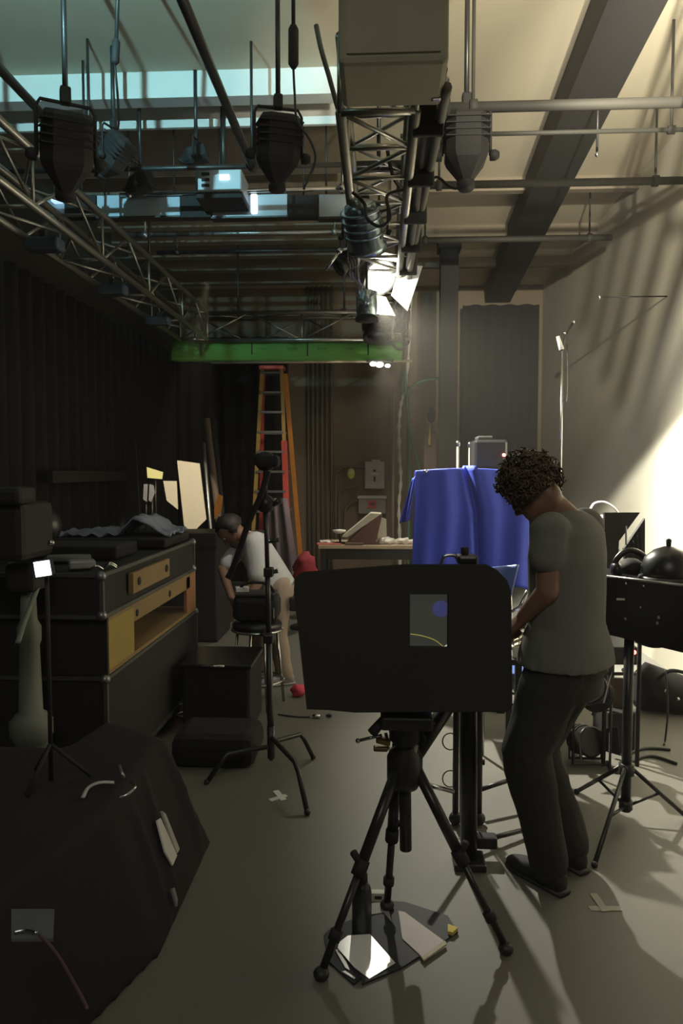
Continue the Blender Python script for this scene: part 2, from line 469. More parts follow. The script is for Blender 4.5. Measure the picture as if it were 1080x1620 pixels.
one(MB().box(q, (.07, .06, .035), bev=.008), 'indicator_lamp', mat('lit_blue', (.6, .8, 1), .4, emit=((.55, .8, 1), 1.0)), 'tiny pale blue light on the small panel near the corner', 'lamp')
# projector
q0, q1 = P(312, 304, 5.2), P(381, 264, 5.2)
pj = thing('projector', ((q0.x + q1.x) / 2, 5.3, q0.z), 'white projector hanging from the ceiling with a lit square lens', 'projector')
PJ = mat('projector_shell', (.50, .58, .64), .4)
MB().bx((q0.x, 5.2, q0.z), (q1.x, 5.5, q1.z), bev=.012).build('shell', PJ, pj)
qa = P(347, 284, 5.19); qb = P(362, 276, 5.19)
MB().bx((qa.x, 5.188, qa.z), (qb.x, 5.2, qb.z)).build('lens', mat('lit_lens', (1, 1, 1), .3, emit=((.9, .97, 1), 2.0)), pj)
for k in range(3):
    a = P(319, 275 + k * 9, 5.19); MB().box((a.x + .025, 5.195, a.z), (.055, .014, .018)).build('vent_slot', BLK, pj)
MB().bx((q0.x - .01, 5.19, q0.z - .045), (q1.x + .01, 5.5, q0.z - .002), bev=.006).build('base_tray', BLK, pj)
MB().tube([((q0.x + q1.x) / 2, 5.35, q1.z), ((q0.x + q1.x) / 2, 5.35, ZC)], .02, 8).build('ceiling_mount', DKM, pj)

# black box hanging at top centre
b0, b1 = (-.15, 2.70, 3.04), (.24, 3.03, 3.66)
sb = thing('hanging_speaker', (.05, 2.86, 3.04), 'big dark box hanging over the near end of the middle truss', 'speaker')
OLV = mat('dark_olive_paint', (.24, .23, .16), .7)
MB().bx(b0, b1, bev=.02).build('cabinet', OLV, sb)
MB().bx((-.12, 2.69, 3.07), (.21, 2.702, 3.63)).build('grille', OLV, sb)
for x in (-.1, .2): MB().tube([(x, 2.86, 3.64), (x, 2.86, ZC)], .01, 8).build('hanger_rod', DKM, sb)
br_ = MB().box((.25, 2.98, 3.09), (.035, .04, .07), bev=.01).build('bracket', ALU, sb)
MB().box((.215, 2.97, 3.05), (.04, .03, .03), bev=.008).build('bolt', CHR, br_)
# slack cables round that end of the truss
def cable(pts, r, label, m=RUB, name='cable', cat='cable', n=6, group=None):
    return one(MB().tube(arc(pts, n), r, 8), name, m, label, cat, group)
cable([P(500, 40, 3.6), P(508, 78, 3.6), P(520, 120, 3.65), P(540, 190, 3.75), P(560, 235, 3.8)], .012, 'grey-green cable drooping past the corner of the hanging dark box', mat('grey_cable', (.12, .13, .11), .5))
cable([P(640, 300, 4.2), P(670, 296, 4.2), P(690, 280, 4.2), P(712, 296, 4.2), P(728, 296, 4.2), P(742, 275, 4.15)], .008, 'thin cable looping from the middle truss to the lamp near the bright ceiling')
cable([P(612, 235, 3.9), P(622, 280, 4.0), P(640, 300, 4.1), P(655, 285, 4.1), P(650, 262, 4.1)], .010, 'dark cable loop hanging beside the middle truss')
cable([P(680, 190, 3.95), P(655, 195, 3.95), P(648, 175, 3.9)], .010, 'short cable loop under the hanging dark box')
cable([(-.155, 3.9, 3.045), P(576, 322, 3.9), P(580, 345, 3.85), P(600, 358, 3.85), P(617, 345, 3.85), P(612, 310, 3.9), (.135, 3.9, 3.045)], .009, 'black cable loop at the silver lamp on the middle truss')

# ================================================================ HANGING LAMPS
def make_lamp(loc, label, tilt=0.0, pan=0.0, s=1.0, drop=None, m=None, group='theatre lamps hanging from the grid'):
    m = m or BLK
    t = thing('hanging_lamp', (0, 0, 0), label, 'lamp', group)
    R = Matrix.Rotation(tilt, 3, 'X')
    body = MB()
    # pointed-down housing: wide top, chamfered nose
    def ring(w, d, z): return [Vector((x * w, y * d, z)) for x, y in ((-1, -.6), (-.6, -1), (.6, -1), (1, -.6), (1, .6), (.6, 1), (-.6, 1), (-1, .6))]
    rs = [ring(.100, .10, .16), ring(.112, .11, .14), ring(.116, .115, -.06), ring(.105, .11, -.09), ring(.035, .05, -.19), ring(.03, .04, -.21)]
    vs = [R @ (v * s) for r in rs for v in r]; fs = []
    for i in range(len(rs) - 1):
        for k in range(8): fs.append((i * 8 + k, i * 8 + (k + 1) % 8, (i + 1) * 8 + (k + 1) % 8, (i + 1) * 8 + k))
    fs += [tuple(range(8))[::-1], tuple(range(len(rs) * 8 - 8, len(rs) * 8))]
    body.add(vs, fs); hs_ = body.build('housing', m, t)
    for k in range(4):
        MB().box(R @ Vector((0, 0, (.12 - k * .035) * s)), (.245 * s, .24 * s, .006 * s), R).build('cooling_fin', m, hs_)
    yk = [(-.135 * s, 0, -.05 * s), (-.135 * s, 0, .18 * s), (-.115 * s, 0, .215 * s), (.115 * s, 0, .215 * s), (.135 * s, 0, .18 * s), (.135 * s, 0, -.05 * s)]
    yk_ = MB().tube(yk, .009 * s, 8).build('yoke', m, t)
    for x in (-1, 1):
        MB().lathe([(.03 * s, 0), (.03 * s, .03 * s), (.018 * s, .05 * s)], (x * .135 * s, 0, -.05 * s), Matrix.Rotation(x * PI / 2, 3, 'Y'), 12).build('knob', m, yk_)
    MB().box((0, 0, .25 * s), (.05 * s, .05 * s, .08 * s), bev=.008).build('clamp', m, t)
    MB().tube([R @ Vector((.0, .0, -.20 * s)), R @ Vector((.0, -.01, -.225 * s))], .05 * s, 12).build('snout', m, t)
    if drop: MB().tube([(0, 0, .26 * s), (0, 0, drop - loc[2])], .013, 8).build('drop_rod', DKM, t)
    t.location = loc; t.rotation_euler.z = pan
    return t
q = P(440, 233, 3.95); make_lamp(q, 'black hanging lamp below the bright ceiling beams, middle of three', .25, .3, .92, ZC)
q = P(737, 232, 3.95); make_lamp(q, 'dark hanging lamp against the bright beige ceiling', 0, 0, .92, ZC)
q = P(105, 236, 3.6); make_lamp(q, 'black hanging lamp in the top corner over the long truss', .35, .5, 1.0, ZC)
q = P(180, 245, 4.7); make_lamp(q, 'smaller dark lamp just behind the corner lamp', .8, 1.2, .75, ZC)
q = P(222, 290, 5.2); make_lamp(q, 'small dark lamp hanging above the wide panel left of the projector', 1.2, 1.4, .55, ZC)
q = P(310, 246, 5.0); make_lamp(q, 'small dark lamp hanging above the projector', 1.3, 1.5, .5, ZC)
# drop cables with in-line connectors
def drop_cable(px, y0, y1, ytail, Y, label, dx=0, cr=.02):
    t = thing('drop_cable', P(px, y1, Y), label, 'cable')
    a = P(px + dx, 20, Y); b = P(px, y0, Y); c = P(px - dx * .3, y1, Y)
    MB().tube([(a.x, a.y, ZC), b], .010, 8).build('cable', RUB, t)
    MB().tube([b, b.lerp(c, .1), b.lerp(c, .9), c], [cr * .6, cr, cr, cr * .5], 12).build('connector', BLK, t)
    if ytail: MB().tube(arc([c] + [P(x, y, Y) for x, y in ytail], 5), .006, 8).build('tail', RUB, t)
drop_cable(184, 62, 102, [(186, 150), (188, 190), (186, 205)], 3.7, 'cable with an inline connector hanging before the cyan beams, left of the slanting pipe', 8)
drop_cable(464, 40, 108, [(466, 150), (470, 190), (492, 225), (498, 255), (480, 300)], 3.8, 'cable with a fat connector hanging beside the middle lamp', 0, .026)
drop_cable(703, 128, 183, [(700, 195), (690, 205), (668, 200)], 3.7, 'cable with a fat connector beside the hanging dark box', -8, .024)

# bright open-face lamp on the middle truss
def head(loc, aim, label, body_m, s=1.0, lit=None, clampz=3.05, name='studio_lamp', doors=True):
    t = thing(name, loc, label, 'lamp')
    L0 = Vector(loc); d = (Vector(aim) - L0).normalized(); R = d.to_track_quat('Z', 'Y').to_matrix()
    MB().lathe([(.05 * s, -.20 * s), (.09 * s, -.18 * s), (.105 * s, -.12 * s), (.11 * s, .05 * s), (.12 * s, .06 * s), (.12 * s, .09 * s), (.105 * s, .09 * s), (.10 * s, .02 * s), (.03 * s, .0)], loc, R, 24).build('housing', body_m, t)
    hs_ = t.children[0]
    for k in range(4):
        MB().lathe([(.106 * s, -.15 * s + k * .045 * s), (.122 * s, -.15 * s + k * .045 * s), (.122 * s, -.14 * s + k * .045 * s), (.106 * s, -.14 * s + k * .045 * s)], loc, R, 24).build('cooling_fin', body_m, hs_)
    if lit: MB().lathe([(.0001, .055 * s), (.098 * s, .05 * s)], loc, R, 24).build('lens', lit, t)
    else: MB().lathe([(.0001, .065 * s), (.098 * s, .05 * s)], loc, R, 24).build('lens', mat('dark_glass', (.1, .12, .14), .08), t)
    if doors:
        for k in range(4):
            a = k * PI / 2; Rz = Matrix.Rotation(a, 3, 'Z')
            w1, w2 = (.10, .15) if k % 2 == 0 else (.08, .11)
            po = [Vector((.115, -w1, .09)), Vector((.115, w1, .09)), Vector((.19, w2, .22)), Vector((.19, -w2, .22))]
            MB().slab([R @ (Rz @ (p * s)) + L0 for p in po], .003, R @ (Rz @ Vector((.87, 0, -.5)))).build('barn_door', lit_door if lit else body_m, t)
    side = R @ Vector((0, 1, 0))
    if abs(side.z) > .5: side = R @ Vector((1, 0, 0))
    side.z = 0; side.normalize()
    top = Vector((loc[0], loc[1], clampz))
    MB().tube([L0 + side * .14 * s, B(L0 + side * .14 * s, top + side * .14 * s, .75), top - Vector((0, 0, .05)), B(L0 - side * .14 * s, top - side * .14 * s, .75), L0 - side * .14 * s], .008, 8).build('yoke', DKM, t)
    MB().box(top, (.05, .05, .09), bev=.01).build('clamp', DKM, t)
    for x in (-1, 1): MB().ball(L0 + side * x * .15 * s, .02 * s, 10).build('knob', DKM, t)
    return t
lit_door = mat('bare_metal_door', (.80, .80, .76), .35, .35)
LITW = mat('lamp_glow', (1, 1, 1), .4, emit=((1, .97, .85), 14.0))
q = P(592, 432, 5.62)
head(q, (.75, 4.4, 2.15), 'glaring white lamp with open metal barn doors under the middle truss', ALU, 1.15, LITW, 3.05)
lamp('door_glow', 'POINT', (q.x + .03, q.y - .12, q.z - .06), None, 9.0, (1, .97, .86), 0.02)
SIL = mat('blue_silver', (.30, .38, .45), .25, .9)
head(P(577, 372, 4.15), (.12, 4.9, 1.9), 'unlit silver lamp with a blue sheen above the glaring lamp', SIL, .92, None, 3.06, doors=False)
head(P(596, 520, 6.6), (.0, 6.4, 2.2), 'unlit black lamp hanging in front of the green roll end', BLK, 1.05, None, 3.05, doors=False)
head(P(543, 418, 4.9), (-.9, 4.6, 2.4), 'small dark lamp with splayed levers beside the glaring lamp', BLK, .5, None, 3.06, doors=False)
q = P(580, 483, 5.25)
cn = thing('lens_tube', q, 'clear bluish lens tube hanging between the glaring lamp and the black one', 'lamp')
MB().lathe([(.07, -.09), (.075, .0), (.075, .09), (.06, .10)], q, None, 20).build('tube', mat('bluish_metal', (.55, .68, .75), .15, .8), cn)
MB().lathe([(.08, -.11), (.08, -.085)], q, None, 20).build('ring', BLK, cn)
MB().tube([q + Vector((0, 0, .1)), (q.x, q.y, 3.06)], .010, 8).build('stem', DKM, cn)
# lever arms
lv = thing('truss_lever', P(540, 400, 4.7), 'bent bright steel lever sticking out left of the glaring lamp', 'lever')
MB().tube([P(515, 427, 4.7), P(537, 398, 4.7)], .008, 8).build('handle', CHR, lv)
MB().ball(P(537, 397, 4.7), .018).build('knuckle', CHR, lv)
MB().tube([P(537, 397, 4.7), P(552, 392, 4.72), (-.15, 4.75, 3.05)], .008, 8).build('arm', CHR, lv)
# little worklight at the end of the batten
q = P(600, 577, 8.2)
wl = thing('work_light', q, 'small glaring worklight clipped under the batten pole over the table', 'lamp')
for px, r in ((590, .03), (600, .036), (613, .024)):
    MB().ball(P(px, 577 + (px - 600) * .12, 8.2), (r * 1.2, r, r * .8), 12).build('bulb', LITW, wl)
MB().box(P(601, 571, 8.24), (.30, .04, .025), bev=.006).build('bracket', DKM, wl)
cable([P(618, 540, 6.9), P(628, 552, 7.0), P(640, 546, 7.2), P(628, 500, 7.4), P(620, 480, 7.6)], .012, 'black cable hanging at the far end of the middle truss')
for (px, py, Y, l) in ((70, 375, 4.53, 'near the top corner'), (178, 440, 5.68, 'with pale blue edge, halfway along'), (250, 480, 6.85, 'towards the back')):
    q = P(px, py, Y); q.z = 2.99
    t = thing('strip_lamp', q, 'dark strip lamp under the dark wall truss, ' + l, 'lamp')
    MB().box(q, (.22, .12, .07), bev=.015).build('housing', mat('blue_grey_paint', (.07, .11, .15), .4), t)
    MB().box(q - Vector((0, 0, .038)), (.19, .09, .008)).build('diffuser', SIL, t)
    MB().tube([q, (q.x, q.y, 3.05)], .012, 8).build('stem', DKM, t)
    MB().box((q.x, q.y, 3.05), (.05, .05, .05), bev=.01).build('clamp', DKM, t)

# ================================================================ BACK BAY
# step ladder
YL = 9.9
ld = thing('step_ladder', (P(430, 900, YL).x, YL, 0), 'tall orange and red step ladder standing open at the back wall', 'ladder')
ORG = mat('orange_fibreglass', (.75, .30, .05), .5); REDF = mat('red_fibreglass', (.72, .10, .07), .5); YEL = mat('yellow_fibreglass', (.55, .36, .10), .5)
lx = lambda z, s: (P(431, 700, YL).x) + s * (.13 + (2.95 - z) * .045)
def railz(s, z0, z1, m, y0=0, name='rail', wide=.045):
    yy = lambda z: YL - .02 - (2.95 - z) * .10 if not y0 else YL + .05 + (2.95 - z) * .16
    a = Vector((lx(z0, s), yy(z0), z0)); b = Vector((lx(z1, s), yy(z1), z1))
    MB().add([a + Vector((-wide / 2, -.03, 0)), a + Vector((wide / 2, -.03, 0)), a + Vector((wide / 2, .03, 0)), a + Vector((-wide / 2, .03, 0)),
              b + Vector((-wide / 2, -.03, 0)), b + Vector((wide / 2, -.03, 0)), b + Vector((wide / 2, .03, 0)), b + Vector((-wide / 2, .03, 0))],
             [(0, 1, 2, 3), (4, 7, 6, 5), (0, 4, 5, 1), (1, 5, 6, 2), (2, 6, 7, 3), (3, 7, 4, 0)]).build(name, m, ld)
railz(-1, 0, 2.95, YEL); railz(1, 2.0, 2.95, YEL); railz(1, .0, 2.0, REDF, wide=.075)
lx_ = lx
lx = lambda z, s: lx_(z, s) + (.035 + (2.95 - z) * .018 if s > 0 else -.0)
railz(1, .0, 2.9, ORG, 1, wide=.06); railz(-1, .0, 2.9, REDF, 1)
lx = lx_
for k in range(11):
    z = .28 + k * .262
    MB().box(((lx(z, -1) + lx(z, 1)) / 2, YL - .03 - (2.95 - z) * .10, z), (lx(z, 1) - lx(z, -1), .09, .028)).build('step', ALU, ld)
    if k % 2: MB().box(((lx(z, -1) + lx(z, 1)) / 2, YL + .05 + (2.95 - z) * .16, z), (lx(z, 1) - lx(z, -1), .03, .03)).build('rear_brace', ALU, ld)
MB().box((lx(2.95, 0), YL, 2.97), (.33, .2, .05), bev=.01).build('top_cap', REDF, ld)

# grey sheet hung beside ladder
one(MB().grid(lambda u, v: P(424 + 30 * u + 26 * u * v, 788 + 172 * v, 8.6) + Vector((0, .03 * math.sin(u * 14), 0)), 24, 6), 'mauve_sheet', mat('mauve_cloth', (.20, .15, .18), .9), 'mauve grey sheet hanging at the foot of the orange ladder', 'sheet', mods=[('solid', .005)])
# conduits on back wall
CON = mat('wall_conduit', (.19, .16, .12), .5, .2)
for k, px in enumerate((487, 494, 501, 509, 516, 524)):
    a = P(px, 620 - k * 4, 10.78); b = P(px, 860, 10.78)
    one(MB().tube([(a.x, 10.80, 0.02), (a.x, 10.80, ZC)], .022 if k % 2 else .017, 10), 'wall_conduit', CON, '%s of the six dark conduits up the back wall, counted from the ladder' % ('first', 'second', 'third', 'fourth', 'fifth', 'sixth')[k], 'conduit', 'parallel conduits up the back wall')
BW = 10.75
for k, (sx, sy, ex) in enumerate(((531, 738, 577), (536, 770, 567), (545, 792, 567))):
    one(MB().tube(arc([P(sx, 870, BW), P(sx, sy + 22, BW), P(sx + 4, sy + 8, BW), P(sx + 14, sy + 1, BW), P(ex, sy, BW)], 5), .016, 8), 'bent_conduit', mat('bent_steel', (.20, .18, .14), .45, .4),
        ('outer bent conduit curving to the upper fuse box', 'middle bent conduit curving to the lower fuse box', 'inner bent conduit nearest the lower fuse box')[k], 'conduit')
q0, q1 = P(577, 773, 10.8), P(608, 730, 10.8)
eb = thing('fuse_box', ((q0.x + q1.x) / 2, 10.75, q0.z), 'pale grey upright fuse box on the brown back wall', 'fuse box')
PG = mat('pale_grey_enamel', (.62, .60, .54), .5)
MB().bx((q0.x, 10.70, q0.z), (q1.x, 10.85, q1.z), bev=.01).build('housing', PG, eb)
dr_ = MB().bx((q0.x + .015, 10.69, q0.z + .02), (q1.x - .015, 10.70, q1.z - .03), bev=.003).build('door', PG, eb)
c = (q0 + q1) / 2
MB().tube([(c.x, 10.68, c.z + .05), (c.x, 10.68, c.z + .08)], .018, 8).build('switch', BLK, dr_)
MB().tube([(c.x, 10.68, c.z - .09), (c.x, 10.68, c.z - .02)], .011, 8).build('handle', BLK, dr_)
MB().bx((c.x - .06, 10.684, c.z), (c.x + .06, 10.69, c.z + .035)).build('label_plate', WHT, dr_)
MB().bx((c.x - .04, 10.70, q1.z), (c.x + .08, 10.80, q1.z + .025)).build('top_lug', PG, eb)
q0, q1 = P(567, 812, 10.8), P(610, 785, 10.8)
eb = thing('fuse_box', ((q0.x + q1.x) / 2, 10.75, q0.z), 'wide dull grey box with a red plate under the upright fuse box', 'fuse box')
MB().bx((q0.x, 10.68, q0.z), (q1.x, 10.85, q1.z), bev=.01).build('housing', mat('dull_grey_enamel', (.30, .30, .27), .5), eb)
MB().bx((q0.x - .01, 10.66, q1.z - .03), (q1.x + .01, 10.85, q1.z + .01)).build('lid', PG, eb)
c = (q0 + q1) / 2
MB().bx((c.x - .065, 10.67, c.z - .05), (c.x + .065, 10.68, c.z + .07)).build('sign_plate', mat('red_plate', (.5, .10, .08), .5), eb)
MB().bx((c.x - .04, 10.664, c.z - .0), (c.x + .04, 10.67, c.z + .03)).build('sign_mark', mat('dark_red', (.2, .04, .04), .5), eb)
q = P(555, 749, 10.6)
yt = thing('yellow_tag', q, 'bright yellow hanging tag beside the fuse box', 'tag')
MB().ball(q, (.055, .02, .08)).build('disc', mat('bright_yellow', (.75, .8, .12), .6), yt)
MB().ball(q + Vector((0, -.012, .03)), (.04, .02, .04)).build('painted_highlight', mat('pale_yellow', (.85, .88, .5), .4), yt)  # paler lump stands for the highlight on the tag
MB().tube([q, (q.x, 10.85, q.z + .1)], .006, 6).build('hook', DKM, yt)
# vertical rods, white rope, green hoses to the right of boxes
for px, m, l, r in ((622, mat('tan_conduit', (.45, .36, .26), .5, .2), 'tan upright conduit beside the fuse boxes', .022), (645, CON, 'dull upright conduit behind the green hoses', .018)):
    a = P(px, 700, 10.3); top = P(px, 612, 10.3).z
    one(MB().tube([(a.x, 10.3, 0), (a.x, 10.3, top)], r, 10), 'upright_conduit', m, l, 'conduit')
rp = [P(640, 618, 10.2), P(634, 640, 10.2), P(631, 675, 10.2), P(632, 720, 10.2), P(634, 760, 10.2), P(631, 800, 10.2), P(632, 850, 10.2), P(633, 925, 10.2)]
rp.insert(0, P(646, 560, 10.2)); rp.insert(0, P(650, 463, 10.2))
one(MB().tube(arc(rp, 6), [.020 + .008 * math.sin(i * 1.9) for i in range(55)], 8), 'white_rope', mat('cream_rope', (.85, .82, .72), .8, bump=.5, scale=30), 'knotted cream rope hanging between the two upright conduits', 'rope')
one(MB().tube(arc([P(640, 585, 10.1), P(642, 625, 10.1), P(647, 680, 10.1), P(648, 760, 10.1), P(646, 850, 10.1), P(646, 928, 10.1)], 6), .022, 8), 'green_hose', mat('green_rubber', (.10, .24, .15), .5), 'straight green hose hanging beside the cream rope', 'hose')
one(MB().tube(arc([P(700, 598, 9.9), P(664, 604, 9.9), P(645, 622, 9.9), P(646, 665, 9.9), P(652, 700, 9.9), P(664, 750, 9.9), P(668, 850, 9.9), P(668, 933, 9.9)], 6), .017, 8), 'green_hose', MATS['green_rubber'], 'green hose arching over and slanting down behind the blue cloth', 'hose')
for (px, y0, y1, w_, m, l) in ((680, 655, 750, 22, BRN, 'brown case standing behind the blue cloth beside the green hose'),):
    q0, q1 = P(px - w_ / 2, y1, 9.4), P(px + w_ / 2, y0 + 30, 9.4)
    t = thing('guitar_case', ((q0.x + q1.x) / 2, 9.4, 0), l, 'case')
    MB().bx((q0.x, 9.3, 0), (q1.x, 9.45, q1.z), bev=.03).build('shell', m, t)
    MB().tube([P(px, 668, 9.35), P(px - 1, 705, 9.28)], [.012, .018], 8).build('strap', mat('tan_strap', (.5, .38, .15), .6), t)
    MB().ball(P(px + 2, 657, 9.35), (.05, .04, .10)).build('cap', BLK, t)

# ---------------- back table
tz = P(580, 862, 8.0).z
ta, tb = P(503, 860, 7.95), P(662, 862, 7.95)
tt = thing('work_table', ((ta.x + tb.x) / 2, 8.2, 0), 'work table with a lit tan top below the fuse boxes', 'table')
MB().bx((ta.x, 7.95, tz - .04), (tb.x, 8.6, tz), bev=.005).build('tabletop', mat('tan_laminate', (.55, .42, .32), .45), tt)
for x in (ta.x + .05, tb.x - .05):
    for y in (8.02, 8.53): MB().bx((x - .025, y - .025, 0), (x + .025, y + .025, tz - .04)).build('leg', DKM, tt)
MB().bx((ta.x + .03, 8.0, tz - .16), (tb.x - .03, 8.03, tz - .04)).build('apron', BLK, tt)
MB().bx((ta.x + .03, 8.0, .25), (tb.x - .03, 8.55, .28)).build('lower_shelf', BLK, tt)
def onT(px, Y=8.15): a = P(px, 800, Y); return Vector((a.x, Y, tz + .001))
# slanted sound desk
dk = thing('slanted_desk_case', onT(578), 'open slanted case with a brown side standing on the work table', 'case')
a0, a1, a2, a3 = onT(545), onT(592), P(600, 812, 8.15), P(585, 814, 8.15)
MB().slab([onT(546, 8.05), onT(594, 8.05), P(604, 816, 8.05), P(596, 814, 8.05)], .28, (0, 1, 0)).build('side', mat('brown_side', (.13, .06, .045), .6), dk)
MB().slab([P(541, 849, 8.02), P(549, 850, 8.02), P(603, 813, 8.02), P(586, 812, 8.02)], .30, (0, 1, 0)).build('lid', mat('light_panel', (.66, .62, .52), .5), dk)
MB().slab([onT(596, 8.1), onT(612, 8.1), P(611, 822, 8.1), P(601, 818, 8.1)], .05, (0, 1, 0)).build('back_flap', mat('light_panel', (.6, .6, .5), .5), dk)
dl = thing('round_desk_lamp', onT(536), 'small round white-topped lamp at the table edge beside the slanted case', 'lamp')
c = onT(538, 8.12)
MB().lathe([(.07, 0), (.07, .015), (.02, .02)], c, None, 18).build('base', BLK, dl)
MB().tube([c + Vector((0, 0, .02)), c + Vector((-.01, 0, .12))], .012, 8).build('stem', BLK, dl)
MB().lathe([(.02, .11), (.07, .13), (.075, .15), (.0001, .16)], c + Vector((-.01, 0, 0)), None, 20).build('shade', WHT, dl)
for (px, s, l) in ((516, (.14, .1, .04), 'crumpled white wrapper at the table end near the ladder'), (612, (.17, .12, .08), 'heap of crumpled white paper right of the slanted case'), (640, (.16, .1, .07), 'second crumpled white paper at the table end by the cream rope')):
    mbb = MB().ball(onT(px, 8.1) + Vector((0, 0, s[2] * .45)), (s[0] / 2 * 1.3, s[1] / 2, s[2] / 2), 16)
    for v in mbb.v:
        nn = noise.noise(v * 22); v += Vector((nn, noise.noise(v * 25 + Vector((5, 0, 0))), nn)) * .025
        v.z = max(v.z, tz + .001)
    mbb.sm = [False] * len(mbb.f)
    one(mbb, 'crumpled_paper', WHT, l, 'paper')
one(MB().box(onT(521, 8.05) + Vector((0, 0, .006)), (.28, .13, .012), bev=.003), 'red_folder', mat('red_card', (.6, .16, .13), .6), 'red folder lying at the table end near the ladder', 'folder')
one(MB().box(onT(560, 8.0) + Vector((0, 0, .012)), (.2, .1, .024), bev=.006), 'brown_wallet', BRN, 'flat brown pouch in front of the slanted case', 'pouch')
# red chair cloth beside the table
rb = MB().ball(P(482, 900, 7.4), (.11, .12, .16), 18)
for v in rb.v: v += Vector((1, 1, 1)) * noise.noise(v * 14) * .05
one(rb, 'red_jacket', mat('red_cloth', (.32, .03, .05), .8), 'crumpled dark red jacket hanging by the work table end', 'jacket')
js = thing('jacket_stand', (P(482, 900, 7.4).x, 7.46, 0), 'thin black stand holding the dark red jacket', 'stand')
MB().tube([(P(482, 900, 7.4).x, 7.46, .02), (P(482, 900, 7.4).x, 7.46, .78)], .015, 8).build('pole', BLK, js)
MB().lathe([(.16, 0), (.16, .02), (.03, .03)], (P(482, 900, 7.4).x, 7.46, 0), None, 18).build('base', BLK, js)

# ---------------- boards, poles at the back left
def board(pts, Y, th, m, name, label, lean=.15, cat='board', prop=None):
    z0 = min(P(x, y, Y).z for x, y in pts)
    vs = []
    for x, y in pts:
        a = P(x, y, Y); vs.append(a + Vector((0, (a.z - z0) * lean, 0)))
    cx = sum(v.x for v in vs) / len(vs)
    if prop is None: return one(MB().slab(vs, th, (0, 1, 0)), name, m, label, cat)
    t = thing(name, (cx, Y, prop), label, cat)
    MB().slab(vs, th, (0, 1, 0)).build('board', m, t)
    MB().tube([(cx, Y + th + .012, prop), (cx, Y + th + .012 + (vs[0].z - z0) * lean * .5, z0 + .03)], .009, 6).build('prop_stick', DKM, t)
    return t
FOAM = mat('white_foam_board', (.66, .58, .46), .7, var=.04)
board([(275, 728), (311, 733), (325, 822), (297, 850), (290, 830)], 7.3, .02, FOAM, 'foam_board', 'tall white foam board leaning behind the road cases')
board([(256, 761), (277, 761), (281, 806), (263, 792)], 7.25, .02, FOAM, 'foam_board', 'smaller white board tucked left of the tall foam board')
board([(231, 739), (257, 747), (256, 758), (233, 756)], 7.2, .015, mat('yellow_board', (.8, .75, .35), .7), 'yellow_card', 'small yellowish card lit above the smaller white board', cat='card', prop=1.021)
board([(226, 766), (232, 766), (232, 794), (226, 790)], 7.15, .015, GREY, 'grey_strip', 'narrow grey strip standing below the yellowish card', cat='strip', prop=1.021)
board([(235, 766), (241, 768), (244, 780), (239, 794), (235, 792)], 7.1, .015, GREY, 'grey_offcut', 'pointed grey offcut beside the narrow grey strip', cat='strip', prop=1.021)
board([(344, 782), (351, 785), (349, 808), (339, 822), (338, 806)], 6.9, .015, mat('orange_board', (.98, .36, .06), .6), 'orange_card', 'bright orange card propped right of the foam board', cat='card', prop=.0)
for k, (xa, ya, xb, yb, r) in enumerate(((322, 700, 345, 990, .018), (327, 662, 366, 994, .035), (337, 664, 368, 990, .03))):
    one(MB().tube([P(xa, ya, 7.6 + .15 * k), P(xb, yb, 7.58 + .15 * k)], r, 10), 'leaning_pole', (ALU, BRN, BLK)[k], ('thin shiny pole leaning beside the tall foam board', 'thick brown roll leaning right of the tall foam board', 'black roll leaning behind the thick brown roll')[k], 'pole')
# tall black flag behind the cases
fg = thing('black_flag', (P(212, 850, 6.5).x, 6.5, 0), 'tall black flag on a pole above the far road cases', 'flag')
MB().slab([P(205, 700, 6.5), P(214, 697, 6.5), P(222, 840, 6.5), P(196, 840, 6.5)], .02, (0, 1, 0)).build('cloth_panel', BLK, fg)
MB().tube([P(212, 697, 6.53), (P(212, 697, 6.53).x, 6.53, .02)], .014, 8).build('pole', BLK, fg)
MB().lathe([(.2, 0), (.2, .02), (.03, .04)], (P(212, 697, 6.53).x, 6.53, 0), None, 18).build('base', BLK, fg)
one(MB().bx((-2.75, 6.0, 1.50), (-2.70, 8.0, 1.60)), 'wall_rail', BLK, 'black rail running along the dark wall above the road cases', 'rail')
# far case behind under boards
fc = thing('equipment_case', (-2.1, 7.0, 0), 'dark equipment case the foam boards lean on', 'case')
MB().bx((-2.7, 6.75, .0), (-1.5, 7.35, 1.02), bev=.02).build('body', BLK, fc)
MB().bx((-2.7, 6.74, .88), (-1.5, 6.75, .90)).build('edge_trim', DKM, fc)
cw = MB().grid(lambda u, v: Vector((-2.45 + u * .95, 5.15 + v * .35, 1.17 + .10 * max(0, noise.noise(Vector((u * 4, v * 3, 1)))) + .09 * math.exp(-((u - .72) / .12) ** 2) + .02 * noise.noise(Vector((u * 12, v * 9, 4))))), 40, 14)

